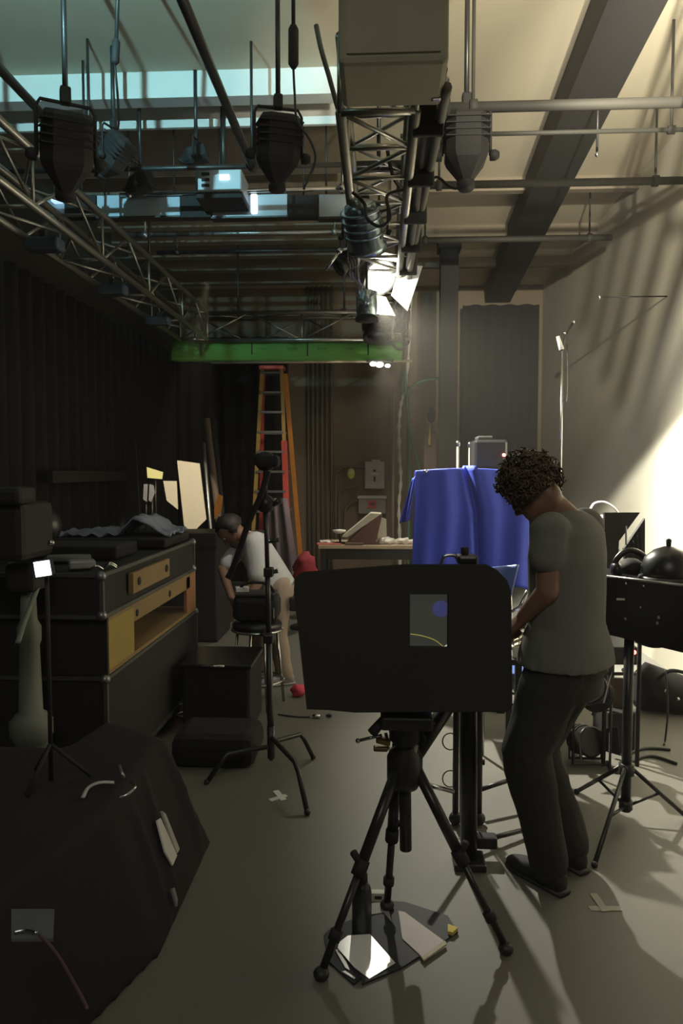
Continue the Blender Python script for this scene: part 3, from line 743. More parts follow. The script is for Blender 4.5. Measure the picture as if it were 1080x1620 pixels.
# ================================================================ ROAD CASES (left)
CX0, CX1 = -2.15, -1.25
def roadcase(y0, y1, z0, z1, label, parts=True, x0=CX0, x1=CX1):
    t = thing('road_case', ((x0 + x1) / 2, (y0 + y1) / 2, z0), label, 'case')
    MB().bx((x0 + .01, y0 + .01, z0 + .01), (x1 - .01, y1 - .01, z1 - .01)).build('body', BLK, t)
    e = .018
    for (a, b) in (((x1 - e, y0, z0), (x1, y1, z0 + e)), ((x1 - e, y0, z1 - e), (x1, y1, z1)), ((x0, y0, z1 - e), (x1, y0 + e, z1)), ((x0, y0, z0), (x1, y0 + e, z0 + e)),
                   ((x1 - e, y0, z0), (x1, y0 + e, z1)), ((x1 - e, y1 - e, z0), (x1, y1, z1)), ((x0, y0, z0), (x0 + e, y0 + e, z1))):
        MB().bx(a, b).build('edge_rail', mat('case_rail', (.16, .16, .15), .45, .7), t)
    for y in (y0, y1):
        for z in (z0, z1): MB().ball((x1 - .015, y + (.015 if y == y0 else -.015), z + (.015 if z == z0 else -.015)), .026, 10).build('corner_cap', mat('case_corner', (.22, .22, .22), .4, .8), t)
    return t
c1 = roadcase(3.27, 4.95, .925, 1.135, 'upper black road case with a plywood strip on its side')
ya = 600 - 197
def yy(px): return 1170 * 1.25 / (600 - px)     # depth on the case's side face
ps_ = MB().bx((-1.252, yy(195), .985), (-1.225, yy(256), 1.09), bev=.003).build('plywood_strip', WOOD, c1)
for px in (204, 250): MB().ball((-1.222, yy(px), 1.04), (.008, .022, .022), 12).build('hole', BLK, ps_)
c2 = thing('plywood_crate', (-1.7, 4.1, .655), 'open yellow plywood crate under the upper black road case', 'crate')
MB().bx((CX0, 3.33, .655), (CX1, 4.95, .675)).build('bottom', WOOD, c2)
MB().bx((CX0, 3.33, .905), (CX1, 4.95, .923)).build('top_board', WOOD, c2)
MB().bx((CX0, 3.31, .655), (CX1 + .0, 3.33, .923)).build('end_board', BLK, c2)
MB().bx((CX1 - .02, 3.33, .675), (CX1, yy(203), .905)).build('side_panel', mat('bright_plywood', (.40, .28, .07), .6), c2)
ur_ = MB().bx((CX1 - .02, yy(203), .83), (CX1, 4.8, .905)).build('upper_rail', WOOD, c2)
MB().bx((CX1 - .02, 4.72, .675), (CX1, 4.95, .905)).build('end_post', mat('reddish_ply', (.33, .16, .08), .6), c2)
MB().bx((CX0 + .02, 4.1, .675), (CX0 + .6, 4.7, .80)).build('packed_box', BLK, c2)
for px in (208, 262): MB().ball((CX1 + .002, yy(px), .868), (.006, .02, .02), 12).build('hole', BLK, ur_)
c3 = roadcase(3.30, 5.0, .12, .65, 'lowest black road case on casters below the plywood crate')
for x in (CX0 + .1, CX1 - .1):
    for y in (3.42, 4.85):
        ca_ = MB().lathe([(.05, -.02), (.05, .02)], (x, y, .05), Matrix.Rotation(PI / 2, 3, 'Y'), 16).build('caster', DKM, c3)
        MB().box((x, y, .10), (.05, .05, .04)).build('caster_fork', DKM, ca_)
# things lying on the top case
TZ1 = 1.136
CWM = mat('blue_grey_cloth', (.22, .25, .33), .9)
cw = MB().grid(lambda u, v: Vector((-2.0 + u * .72, 4.45 + v * .42, TZ1 + .075 + .035 * noise.noise(Vector((u * 5, v * 4, 1))) + .09 * math.exp(-((u - .72) / .14) ** 2) + .03 * noise.noise(Vector((u * 14, v * 9, 4))))), 44, 18)
one(cw, 'crumpled_cloth', CWM, 'crumpled blue-grey cloth on the far end of the upper road case', 'cloth', mods=[('solid', .006)])
one(MB().bx((-2.05, 4.35, TZ1), (-1.28, 4.92, TZ1 + .055), bev=.015), 'folded_blanket', BLKC, 'flat dark folded blanket beneath the blue-grey cloth', 'blanket')
one(MB().box((-1.62, 3.95, TZ1 + .035), (.5, .35, .07), bev=.015), 'equipment_bag', BLKC, 'flat black equipment bag in the middle of the upper road case', 'bag')
one(MB().box((-1.60, 3.72, TZ1 + .015), (.22, .12, .03), Matrix.Rotation(.3, 3, 'Z'), bev=.01), 'grey_pouch', mat('grey_green', (.17, .20, .18), .8), 'grey-green pouch on the front half of the upper road case', 'pouch')
one(MB().box((-1.42, 3.45, TZ1 + .02), (.12, .09, .04), Matrix.Rotation(.5, 3, 'Z'), bev=.01), 'small_meter', mat('mid_grey', (.3, .3, .3), .4), 'small grey meter at the near corner of the upper road case', 'meter')
one(MB().tube([(-1.8, 3.5, TZ1 + .015), (-1.6, 3.47, TZ1 + .015)], .014, 8), 'grey_tube', GREY, 'short grey tube lying near the small meter', 'tube')
for k, (x, y) in enumerate(((-1.32, 3.30), (-1.28, 3.36), (-1.30, 3.42))):
    one(MB().tube(arc([(x, y, TZ1 + .01), (x + .03, y - .0, TZ1 + .03), (x + .05, y + .03, TZ1 + .01)], 5), .006, 6), 'clip', CHR, ('bright clip at the very corner of the upper road case', 'bright clip second from the corner of the upper road case', 'bright clip third from the corner of the upper road case')[k], 'clip', 'bright clips on the road case corner')
for (x, y, h, l) in ((-1.95, 3.65, .22, 'short black stand with a pale tip on the upper road case'),):
    t = thing('table_stand', (x, y, TZ1), l, 'stand')
    MB().tube([(x, y, TZ1), (x, y, TZ1 + h)], .008, 8).build('pole', BLK, t)
    MB().lathe([(.06, 0), (.06, .01), (.01, .02)], (x, y, TZ1), None, 14).build('base', BLK, t)
    MB().ball((x, y, TZ1 + h), .014, 10).build('tip', GREY, t)

# ================================================================ NEAR LEFT: camera on pedestal, small light
X_, Y_ = -1.08, 2.35
PX, PY_ = P(46, 1000, 3.08).x, 3.08
pc = thing('pedestal_camera', (PX, PY_, 0), 'black studio camera on a grey pedestal at the dark side of the room', 'camera')
GP = mat('grey_pedestal', (.16, .18, .15), .6)
MB().lathe([(.12, .0), (.12, .04), (.075, .07), (.07, .42), (.075, .43), (.09, .46), (.09, .52), (.065, .55), (.05, .56), (.042, .85), (.05, .87), (.05, .93), (.035, .96), (.03, 1.12)], (PX, PY_, 0), None, 24).build('column', GP, pc)
ph = MB().box((PX, PY_, 1.15), (.13, .16, .12), bev=.02).build('pan_head', BLK, pc)
MB().box((PX - .03, PY_ - .03, 1.35), (.20, .30, .24), bev=.03).build('body', BLK, pc)
MB().box((PX + .02, PY_ - .15, 1.50), (.13, .15, .07), bev=.02).build('viewfinder', BLK, pc)
MB().lathe([(.065, 0), (.075, .10), (.08, .12)], (PX - .03, PY_ + .12, 1.35), Matrix.Rotation(-PI / 2, 3, 'X'), 20).build('lens_barrel', BLKG, pc)
MB().tube([(PX + .05, PY_, 1.12), (PX + .07, PY_ - .18, .99), (PX + .10, PY_ - .3, .93)], .011, 8).build('pan_handle', GP, ph)
sl = thing('small_light_stand', (P(76, 1000, 2.5).x, 2.45, .53), 'thin black stand holding a small glaring square light by the road cases', 'light stand')
px_ = P(76, 1000, 2.45).x
MB().tube([(px_, 2.45, .53), (px_, 2.45, 1.30)], .008, 8).build('pole', BLK, sl)
for a in (0.3, 2.4, 4.5):
    MB().tube([(px_, 2.45, .66), (px_ + .13 * math.cos(a), 2.45 + .13 * math.sin(a), .532)], .007, 8).build('leg', BLK, sl)
qc = P(66, 900, 2.40)
MB().box(qc + Vector((0, .02, 0)), (.062, .022, .060), Matrix.Rotation(-.15, 3, 'Y'), bev=.004).build('lamp_body', BLK, sl)
MB().box(qc + Vector((0, .006, 0)), (.052, .006, .050), Matrix.Rotation(-.15, 3, 'Y')).build('light_panel', mat('panel_glow', (1, 1, 1), .4, emit=((.92, 1, .98), 5.0)), sl)
MB().tube([qc + Vector((0, .03, .03)), (px_, 2.45, 1.30)], .008, 6).build('bracket', BLK, sl)
MB().ball(P(81, 859, 2.45), .011, 10).build('knob', CHR, sl)

# ================================================================ NEAR LEFT: draped case
DRP = mat('plum_black_cloth', (.012, .008, .011), .95, bump=.2, scale=30)
dc = thing('draped_case', (-1.25, 2.75, 0), 'large black cloth covered case in the dark corner nearest us', 'case')
def wedge(mb, foot, top, z0, z1):
    n_ = len(foot)
    vs = [Vector((x, y, z0)) for x, y in foot] + [Vector((x, y, z1)) for x, y in top]
    return mb.add(vs, [tuple(range(n_))[::-1], tuple(range(n_, 2 * n_))] + [(i, (i + 1) % n_, n_ + (i + 1) % n_, n_ + i) for i in range(n_)])
dcm = wedge(MB(), [(-.72, 2.30), (-.72, 3.08), (-1.14, 3.74), (-1.21, 3.72), (-1.24, 2.86), (-2.2, 2.84), (-2.2, 1.6), (-.95, 1.6)], [(-.86, 2.25), (-.88, 2.92), (-1.16, 3.10), (-1.19, 3.08), (-1.23, 2.80), (-2.15, 2.80), (-2.15, 1.6), (-1.0, 1.6)], 0, .52)
for y, dy in ((2.42, .03), (2.61, -.02), (2.88, .05)):
    dcm.tube(arc([(-.865, y, .505), (-.80, y + dy, .28), (-.725, y + dy * 1.5, .01)], 4), [.012 + .014 * math.sin(PI * i / 8) for i in range(9)], 6)
dcm.build('cloth_cover', DRP, dc, mods=[('remesh', .022), ('smooth', 6)])
SP0, SN = Vector((-.72, 2.6, 0)), Vector((.52, 0, .145))
def side(px, py, off=.012): return onplane(px, py, SP0, SN, off)
pt = thing('paper_pad', side(257, 1330), 'folded pale papers tucked into the side of the cloth covered case', 'paper')
MB().slab([side(*p) for p in ((241, 1300), (247, 1296), (273, 1355), (266, 1371), (254, 1350))], .006, SN).build('sheet', WHT, pt)
MB().slab([side(*p) for p in ((248, 1285), (254, 1290), (276, 1345), (272, 1352))], .009, SN).build('sheet', mat('grey_paper', (.5, .49, .44), .6), pt)
one(MB().slab([side(*p) for p in ((264, 1408), (268, 1406), (273, 1425), (272, 1436))], .008, SN), 'grey_tag', GREY, 'small grey tag below the pale papers on the cloth covered case', 'tag')
def top(px, py, off=.012): return G(px, py, .52 + off)
one(MB().slab([top(*p) for p in ((18, 1443), (86, 1443), (84, 1490), (18, 1490))], .008), 'grey_name_plate', mat('plate_grey', (.11, .12, .125), .5), 'dull grey plate lying on the near end of the cloth covered case', 'plate')
one(MB().tube(arc([top(22, 1475, .026), top(40, 1472, .026), top(58, 1476, .028)], 5), .004, 8), 'grey_wire', CHR, 'thin bright wire end on the dull grey plate', 'wire')
one(MB().tube(arc([top(62, 1478, .025), top(90, 1510, .008), top(125, 1570, .008), top(138, 1596, .008)], 5), .004, 8), 'brown_strap', mat('plum_strap', (.09, .05, .06), .6), 'thin dark strap trailing from the dull grey plate', 'strap')
one(MB().tube(arc([top(131, 1262), top(140, 1246, .02), top(158, 1238, .03), top(180, 1238, .02)], 6), .007, 8, flat=.6), 'pale_strap', mat('pale_strap', (.5, .49, .48), .5), 'pale curved strap lying on top of the cloth covered case', 'strap')
one(MB().tube(arc([top(188, 1262), top(203, 1256, .02), top(214, 1244, .03), top(206, 1236, .02)], 6), .005, 8), 'ring_clip', CHR, 'small bright ring clip beside the pale strap', 'clip')
one(MB().tube(arc([top(189, 1212), top(192, 1222, .03), top(196, 1230)], 6), .006, 8), 'metal_hook', ALU, 'tiny metal hook lying behind the ring clip', 'hook')

# mid-left floor: black bin, tangles
bn = thing('black_tub', (P(345, 1100, 4.4).x, 4.5, 0), 'square black tub with a pale rim standing before the stool', 'tub')
q0, q1 = P(288, 1150, 4.35), P(395, 1053, 4.35)
MB().bx((q0.x, 4.35, 0.0), (q1.x, 4.8, q1.z), bev=.02).build('body', BLKC, bn)
MB().bx((q0.x - .01, 4.34, q1.z - .02), (q1.x + .01, 4.81, q1.z + .005), bev=.006).build('rim', BLKG, bn)
r0, r1 = P(319, 1054, 4.33), P(355, 1054, 4.33)
MB().tube([r0, r1], .008, 8).build('handle', CHR, bn)
one(MB().box((P(345, 1165, 4.0).x, 4.02, .09), (.46, .38, .18), bev=.06), 'soft_bag', BLKC, 'slumped black soft bag on the floor before the square tub', 'bag')
cable([G(190, 1148, .01), G(215, 1143, .01), G(240, 1147, .01), G(268, 1146, .01), G(283, 1140, .01)], .009, 'dark red cable on the floor below the road cases', mat('red_cable', (.30, .04, .03), .5))
t = thing('wire_bracket', G(275, 1145), 'small pale wire bracket standing on the floor by the red cable', 'bracket')
bs = G(272, 1146)
MB().tube([bs, P(270, 1118, bs.y), P(293, 1112, bs.y)], .006, 6).build('frame', ALU, t)
MB().tube([bs + Vector((.02, 0, .01)), P(276, 1130, bs.y), P(296, 1124, bs.y)], .006, 6).build('frame', ALU, t)
MB().tube([P(276, 1130, bs.y), P(300, 1136, bs.y)], .006, 6).build('frame', ALU, t)
for (gx, gy, r, l, m) in ((200, 1145, .014, 'tiny pinkish knob at the far end of the red cable', mat('pink', (.5, .2, .25), .4)),):
    one(MB().ball(G(gx, gy, r), r, 10), 'cable_end', m, l, 'knob')

# ================================================================ C-STAND
cs_ = Vector((P(429, 1230, 3.8).x, 3.8, 0))
st = thing('grip_stand', cs_, 'tall black grip stand with three bent legs over the taped mark', 'light stand')
BM = mat('black_enamel_metal', (.025, .025, .025), .35, .2)
pole = [Vector((cs_.x, 3.8, .075)), P(427, 1100, 3.8), P(424, 900, 3.8), P(420, 800, 3.8)]
MB().tube([Vector((cs_.x, 3.8, .075)), Vector((cs_.x, 3.8, .09)), Vector((cs_.x, 3.8, .26))], [.008, .02, .022], 12).build('lower_sleeve', BM, st)
MB().tube([Vector((cs_.x, 3.8, .25)), P(427, 1130, 3.8), P(425, 1000, 3.8)], .017, 12).build('pole', BM, st)
MB().tube([P(425, 1010, 3.8), P(423, 900, 3.8)], .014, 12).build('pole', BM, st)
MB().tube([P(423, 905, 3.8), P(420, 797, 3.8)], .012, 12).build('pole', BM, st)
for py in (1010, 905): MB().box(P(425, py, 3.8), (.05, .05, .05), bev=.008).build('collar', BM, st)
for (py, dx) in ((1006, -14), (907, 14), (858, 16)):
    MB().tube([P(425, py, 3.8), P(425 + dx, py - 4, 3.8)], [.006, .013], 8).build('knob', BM, st)
for fx, fy, sx_, sy_, hz in ((327, 1238, 352, 1195, .15), (486, 1286, 462, 1192, .20), (495, 1198, 479, 1158, .17)):
    foot = G(fx, fy, .012); d = Vector((foot.x - cs_.x, foot.y - cs_.y, 0))
    sh = cs_ + d * .78 + Vector((0, 0, hz))
    h0 = cs_ + Vector((0, 0, hz + .0))
    MB().tube([h0, cs_ + d * .15 + Vector((0, 0, hz)), cs_ + d * .68 + Vector((0, 0, hz - .005)), cs_ + d * .78 + Vector((0, 0, hz - .04)), foot], .0125, 10).build('leg', BM, st)
    lg_ = st.children[-1]
    MB().ball(foot + Vector((0, 0, .004)), .016, 10).build('foot', BM, lg_)
for py, r in ((797, .045), (730, .05)):
    c = P(420, py, 3.8)
    MB().lathe([(r, -.03), (r, .03)], c, Matrix.Rotation(PI / 2, 3, 'X'), 16).build('grip_head', BM, st)
MB().tube([P(430, 800, 3.78), P(445, 790, 3.78)], [.01, .02], 8).build('knob', BM, st)
MB().tube([P(420, 797, 3.8), P(419, 760, 3.8), P(421, 730, 3.8)], .012, 8).build('pole', BM, st)
MB().box(P(424, 730, 3.78), (.12, .09, .06), bev=.02).build('clamp', BLKC, st)
MB().box(P(408, 727, 3.78), (.05, .06, .06), bev=.015).build('clamp', BLKC, st)
MB().tube(arc([P(424, 745, 3.75), P(412, 785, 3.75), P(398, 815, 3.75), P(385, 850, 3.75), P(370, 895, 3.75), P(360, 915, 3.75)], 6), .016, 8, flat=.5).build('hanging_strap', BLKC, st)

# stool + gear
sc_ = Vector((P(405, 1000, 4.9).x, 4.95, 0))
so = thing('round_stool', sc_, 'round stool with chrome ring and legs behind the grip stand', 'stool')
MB().lathe([(.15, .52), (.165, .53), (.17, .56), (.15, .585), (.001, .59)], sc_, None, 28).build('seat', BLKG, so)
MB().tube([sc_ + Vector((.168 * math.cos(a), .168 * math.sin(a), .525)) for a in [k * PI / 14 for k in range(29)]], .010, 8).build('seat_ring', CHR, so)
for a in (.5, 2.07, 3.64, 5.21):
    c_, s_ = math.cos(a), math.sin(a)
    MB().tube([sc_ + Vector((.14 * c_, .14 * s_, .52)), sc_ + Vector((.19 * c_, .19 * s_, .0))], .010, 10).build('leg', CHR, so)
MB().tube([sc_ + Vector((.178 * math.cos(a), .178 * math.sin(a), .18)) for a in [k * PI / 14 for k in range(29)]], .007, 8).build('foot_ring', CHR, so)
gb_ = thing('camera_bag', sc_ + Vector((0, 0, .592)), 'black camera bag sitting on the round stool', 'bag')
MB().box(sc_ + Vector((0, 0, .68)), (.30, .24, .17), bev=.04).build('body', BLKC, gb_)
MB().box(sc_ + Vector((0, -.01, .772)), (.26, .2, .02), bev=.008).build('lid', BLK, gb_)
MB().tube(arc([sc_ + Vector((-.13, 0, .74)), sc_ + Vector((-.08, -.05, .84)), sc_ + Vector((.08, -.05, .84)), sc_ + Vector((.13, 0, .74))], 5), .01, 8).build('strap', BLKC, gb_)
MB().box(sc_ + Vector((.13, -.13, .66)), (.01, .02, .07), bev=.003).build('buckle', CHR, gb_)
one(MB().box(sc_ + Vector((-.10, -.02, .80)), (.09, .06, .035), Matrix.Rotation(.3, 3, 'Z'), bev=.006), 'small_device', mat('pale_plastic', (.6, .6, .6), .4), 'small pale device lying on the black camera bag', 'device')

# red cloth ball, floor bits
rm = MB().ball(G(472, 1092, .045), (.055, .05, .045), 16)
for v in rm.v: v += Vector((1, 1, .6)) * noise.noise(v * 30) * .02; v.z = max(v.z, .001)
one(rm, 'red_rag', mat('bright_red_cloth', (.62, .06, .10), .8), 'crumpled bright red rag on the floor left of the hooded monitor', 'rag')
one(MB().tube([G(494, 1133, .015), G(506, 1133, .015)], [.012, .016], 10), 'small_torch', CHR, 'tiny shiny torch on the floor below the hooded monitor', 'torch')
one(MB().ball(G(520, 1132, .012), (.02, .015, .012), 10), 'black_disc', BLK, 'tiny black cap on the floor beside the shiny torch', 'cap')
cable([G(440, 1130, .006), G(470, 1134, .006), G(490, 1134, .006)], .005, 'thin dark lead running to the shiny torch')

# ================================================================ tape marks
def tape(p1, p2, p3, p4, label, w_=.03, m=WHT):
    t = thing('tape_mark', (G(*p1) + G(*p2)) / 2, label, 'tape')
    for a, b in ((p1, p2), (p3, p4)):
        A, Bb = G(*a, .0015), G(*b, .0015); dd = (Bb - A).normalized(); s_ = Vector((-dd.y, dd.x, 0)) * w_ / 2
        z = 0.001 if (a, b) == (p1, p2) else .0022
        MB().slab([Vector((v.x, v.y, z)) for v in (A - s_, Bb - s_, Bb + s_, A + s_)], .0012).build('strip', m, t)
tape((427, 1266), (453, 1258), (436, 1251), (449, 1266), 'white tape cross on the floor between the grip stand legs')
tape((932, 1437), (982, 1437), (938, 1414), (958, 1442), 'dull tape cross on the floor by the curly-haired man', .028, mat('dull_tape', (.45, .44, .38), .6))

# ================================================================ HOODED MONITOR + TRIPOD
YM = 2.42
hm = thing('hooded_monitor', (P(638, 1125, YM).x, YM, P(638, 1125, YM).z), 'big black hooded monitor on the tripod in front of us', 'monitor')
HB = mat('hood_black', (.022, .022, .020), .9)
out = [(486, 1121), (466, 932), (468, 914), (480, 906), (560, 900), (640, 894), (768, 894), (784, 902), (800, 918), (807, 936), (808, 1118), (800, 1125), (560, 1126), (520, 1122)]
sx0, sx1, sy0, sy1 = 648, 709, 940, 1026
# outer shell with screen opening: built as ring of quads between outline and window
fr = [P(x, y, YM - .10) for x, y in out]; hc_ = P(638, 1010, YM - .10); bk = [hc_ + (P(x, y, YM - .10) - hc_) * .86 + Vector((0, .30, -.01)) for x, y in out]
n_ = len(out)
shell = MB()
shell.add(fr + bk, [tuple(range(n_, 2 * n_))] + [(i, (i + 1) % n_, n_ + (i + 1) % n_, n_ + i) for i in range(n_)])
shell.build('hood', HB, hm, mods=[('solid', .006)])
Wf = [(sx0, sy1), (sx0, sy0), (sx1, sy0), (sx1, sy1)]
front = MB()
bm = bmesh.new()
vo = [bm.verts.new(P(x, y, YM - .10)) for x, y in out]; vi = [bm.verts.new(P(x, y, YM - .10)) for x, y in Wf]
es = [bm.edges.new((vo[i], vo[(i + 1) % n_])) for i in range(n_)] + [bm.edges.new((vi[i], vi[(i + 1) % 4])) for i in range(4)]
bmesh.ops.triangle_fill(bm, edges=es, use_beauty=True)
bm.verts.index_update()
front.add([v.co.copy() for v in bm.verts], [[v.index for v in f.verts] for f in bm.faces]); bm.free()
front.build('front_panel', HB, hm, mods=[('solid', .008)])
a, b = P(sx0, sy1, YM - .10), P(sx1, sy0, YM - .10)
for (p, q) in (((a.x - .004, YM - .10, a.z), (a.x + .0, YM - .06, b.z)), ((b.x, YM - .10, a.z), (b.x + .004, YM - .06, b.z)), ((a.x, YM - .10, b.z), (b.x, YM - .06, b.z + .004)), ((a.x, YM - .10, a.z - .004), (b.x, YM - .06, a.z))):
    MB().bx(p, q).build('screen_bezel', HB, hm)
SCR = mat('dim_screen', (.02, .02, .02), .3, emit=((.030, .031, .024), 1.0))
scr_ = MB().bx((a.x - .003, YM - .062, a.z - .003), (b.x + .003, YM - .055, b.z + .003)).build('screen', SCR, hm, 'dim grey-green lit screen')
cc = P(697, 963, YM - .062)
MB().lathe([(.001, -.001), (.024, -.001), (.027, 0)], Vector((cc.x, YM - .0635, cc.z)), Matrix.Rotation(-PI / 2, 3, 'X'), 28).build('screen_dot', mat('screen_blue', (.02, .02, .1), .4, emit=((.034, .036, .10), 1.0)), scr_, 'dim blue disc showing on the screen')
MB().tube(arc([P(649, 1003, YM - .064), P(668, 1006, YM - .064), P(688, 1013, YM - .064), P(702, 1024, YM - .064)], 5), .0012, 6).build('screen_curve', mat('screen_yellow', (.1, .1, .02), .4, emit=((.32, .28, .05), 1.0)), scr_, 'yellow curve showing on the screen')
MB().tube([P(700, 1025, YM - .064), P(708, 1020, YM - .064)], .0022, 6).build('screen_glint', mat('screen_white', (.1, .1, .1), .4, emit=((.5, .5, .42), 1.0)), scr_)
# gear on the hood
ac = thing('accessory_camera', P(730, 894, 2.45), 'small black camera with cables sitting on top of the hooded monitor', 'camera')
MB().box(P(738, 884, 2.5), (.07, .08, .03), bev=.01).build('body', BLKG, ac)
MB().lathe([(.012, 0), (.014, .03)], P(735, 880, 2.5), None, 12).build('knob', BLK, ac)
MB().tube(arc([P(697, 893, 2.5), P(703, 880, 2.5), P(718, 879, 2.5), P(724, 886, 2.5)], 6), .005, 8).build('cable', CHR, ac)
MB().ball(P(731, 873, 2.5), .005, 8).build('button', CHR, ac)

hub = Vector((P(640, 1215, 2.53).x, 2.53, P(640, 1205, 2.53).z))
tp = thing('tripod', (hub.x, hub.y, 0), 'black camera tripod carrying the big hooded monitor', 'tripod')
MB().lathe([(.045, -.09), (.062, -.06), (.062, .02), (.045, .05), (.04, .10)], hub, None, 20).build('hub', BM, tp)
MB().lathe([(.03, 0), (.055, .03), (.055, .10), (.075, .13), (.075, .19)], hub + Vector((0, -.02, .06)), None, 20).build('pan_head', BM, tp)
zt = P(638, 1124, YM).z
MB().bx((hub.x - .085, 2.36, zt - .05), (hub.x + .085, 2.6, zt - .004), bev=.008).build('head_plate', BM, tp)
MB().tube([P(612, 1132, 2.42), P(588, 1160, 2.38)], [.014, .018], 10).build('tilt_grip', BLK, tp)
MB().tube([P(660, 1150, 2.5), P(688, 1150, 2.5)], .014, 10).build('knob', BLK, tp)
MB().tube([P(660, 1154, 2.5), P(670, 1168, 2.5), P(668, 1178, 2.5)], .010, 10).build('knob', BLK, tp)
MB().tube([P(707, 1118, 2.62), P(645, 1212, 2.56)], .028, 12).build('brace_bar', BM, tp)
MB().tube([hub, Vector((hub.x + .005, hub.y, P(646, 1344, 2.53).z))], .021, 14).build('centre_column', BM, tp)
for (fx, fy, mx, my) in ((508, 1540, 565, 1370), (800, 1500, 745, 1372), (612, 1432, 622, 1350)):
    foot = G(fx, fy, .02); top = hub + (Vector((foot.x, foot.y, hub.z)) - hub).normalized() * .045 + Vector((0, 0, -.02))
    k = .52
    MB().tube([top, B(top, foot, k)], .019, 12).build('upper_leg', BM, tp)
    ll_ = MB().tube([B(top, foot, k - .05), B(top, foot, .97)], .013, 12).build('lower_leg', BM, tp)
    for s_, e_ in ((k - .06, k + .02), (.80, .85)):
        MB().tube([B(top, foot, s_), B(top, foot, e_)], .024 if s_ < .7 else .02, 10).build('leg_lock', BLK, tp)
    MB().ball(foot + Vector((0, 0, .0)), (.026, .026, .02), 12).build('foot', RUB, ll_)
    ft = B(top, foot, k - .03)
    MB().tube([ft, ft + Vector((-.025 if fx < 600 else .02, -.01, .05))], [.01, .013], 8).build('lock_lever', BLK, tp)
# chrome clamp at the head
ck = thing('chrome_clamp', P(625, 1172, 2.7), 'chrome and brass clamp with a lever fixed to the tripod neck', 'clamp')
MB().tube([P(566, 1172, 2.50), P(604, 1163, 2.5)], .006, 8).build('lever', CHR, ck)
MB().ball(P(566, 1172, 2.5), .009, 10).build('lever_knob', CHR, ck)
MB().box(P(606, 1172, 2.5), (.05, .03, .022), Matrix.Rotation(.2, 3, 'Y'), bev=.006).build('jaw', mat('brass', (.45, .36, .12), .35, .9), ck)
MB().box(P(602, 1184, 2.5), (.05, .03, .016), bev=.005).build('jaw', mat('dark_brass', (.2, .17, .08), .4, .8), ck)
MB().tube([P(610, 1160, 2.5), P(616, 1186, 2.5), P(630, 1176, 2.5), P(638, 1180, 2.5)], .006, 8).build('rod', CHR, ck)
MB().ball(P(620, 1156, 2.5), .012, 10).build('screw', CHR, ck)
one(MB().slab([P(650, 1178, 2.5), P(662, 1180, 2.5), P(658, 1194, 2.5)], .008, (0, 1, 0)), 'white_tag', WHT, 'small bright white tag stuck beside the tripod neck', 'tag')

# second stand: thick leg and two thin poles behind
r2 = thing('rolling_stand', (P(740, 1200, 3.2).x, 3.3, 0), 'black stand with one thick and two thin uprights behind the tripod', 'stand')
q = P(741, 1380, 2.95)
MB().tube([Vector((q.x, 2.95, .02)), P(741, 1040, 2.95)], .034, 14).build('thick_upright', BM, r2)
MB().box((q.x, 2.95, .015), (.13, .13, .03), bev=.008).build('foot_block', BM, r2)
for px in (720, 757):
    f_ = G(px, 1298, .02)
    MB().tube([Vector((f_.x, f_.y, .03)), Vector((f_.x, f_.y, .95))], .014, 12).build('thin_upright', BM, r2)
    MB().ball((f_.x, f_.y, .03), (.03, .03, .03), 12).build('foot', RUB, r2)
for px in (728, 749.5):
    MB().tube([P(px, 1290, 3.3), P(px, 1120, 3.3)], .005, 8).build('inner_rod', ALU, r2)
MB().tube([P(757, 1250, 3.4), P(812, 1232, 3.5)], .011, 8).build('cross_leg', BM, r2)
MB().tube([P(757, 1331, 3.05), P(832, 1312, 3.2)], .011, 8).build('cross_leg', BM, r2)
MB().tube([P(660, 1238, 2.9), P(716, 1252, 3.1)], .010, 8).build('cross_leg', CHR, r2)
MB().box(P(768, 1330, 3.0), (.09, .06, .05), bev=.01).build('brake', BM, r2)
MB().tube([P(757, 1205, 3.3), P(766, 1206, 3.3)], .014, 8).build('knob', BLK, r2)
for cy_, R_ in ((1173, .035), (1232, .035)):
    MB().tube([P(712, cy_, 3.3) + Vector((R_ * math.cos(a), 0, R_ * 1.1 * math.sin(a))) for a in [k * PI / 8 for k in range(17)]], .003, 6).build('cable_loop', RUB, r2)

# ================================================================ papers at tripod foot
cb = thing('open_binder', G(620, 1500), 'open dark binder with pale sheets under the tripod legs', 'binder')
def fl_poly(pts, z, th, m, name, par, lab=None):
    return MB().slab([Vector((G(x, y).x, G(x, y).y, z)) for x, y in pts], th).build(name, m, par, lab)
PL = mat('dark_plastic', (.02, .021, .026), .6)
fl_poly([(512, 1482), (524, 1470), (575, 1450), (604, 1428), (640, 1490), (560, 1560), (520, 1524)], .001, .006, PL, 'cover', cb)
fl_poly([(604, 1428), (640, 1430), (708, 1452), (724, 1478), (632, 1536), (572, 1560), (570, 1490)], .0025, .006, PL, 'cover', cb)
fl_poly([(630, 1446), (640, 1448), (702, 1494), (668, 1520), (636, 1490)], .0095, .003, mat('pinkish_paper', (.60, .55, .54), .7, var=.03), 'sheet', cb, 'pale pinkish sheet')
fl_poly([(664, 1518), (668, 1520), (704, 1495), (706, 1500), (670, 1526)], .0095, .006, mat('cream_edge', (.5, .46, .34), .7), 'sheet_edge', cb)
GL = mat('glossy_sheet', (.93, .93, .90), .24, var=.02, spec=1.0)
gp_ = [G(x, y) for x, y in ((536, 1500), (550, 1490), (585, 1488), (625, 1530), (602, 1543), (584, 1553), (560, 1536), (534, 1508))]
y0_ = min(v.y for v in gp_)
MB().slab([Vector((v.x, v.y, .008 + (v.y - y0_) * .065)) for v in gp_], .002).build('sheet', GL, cb, 'glaring white glossy sheet')
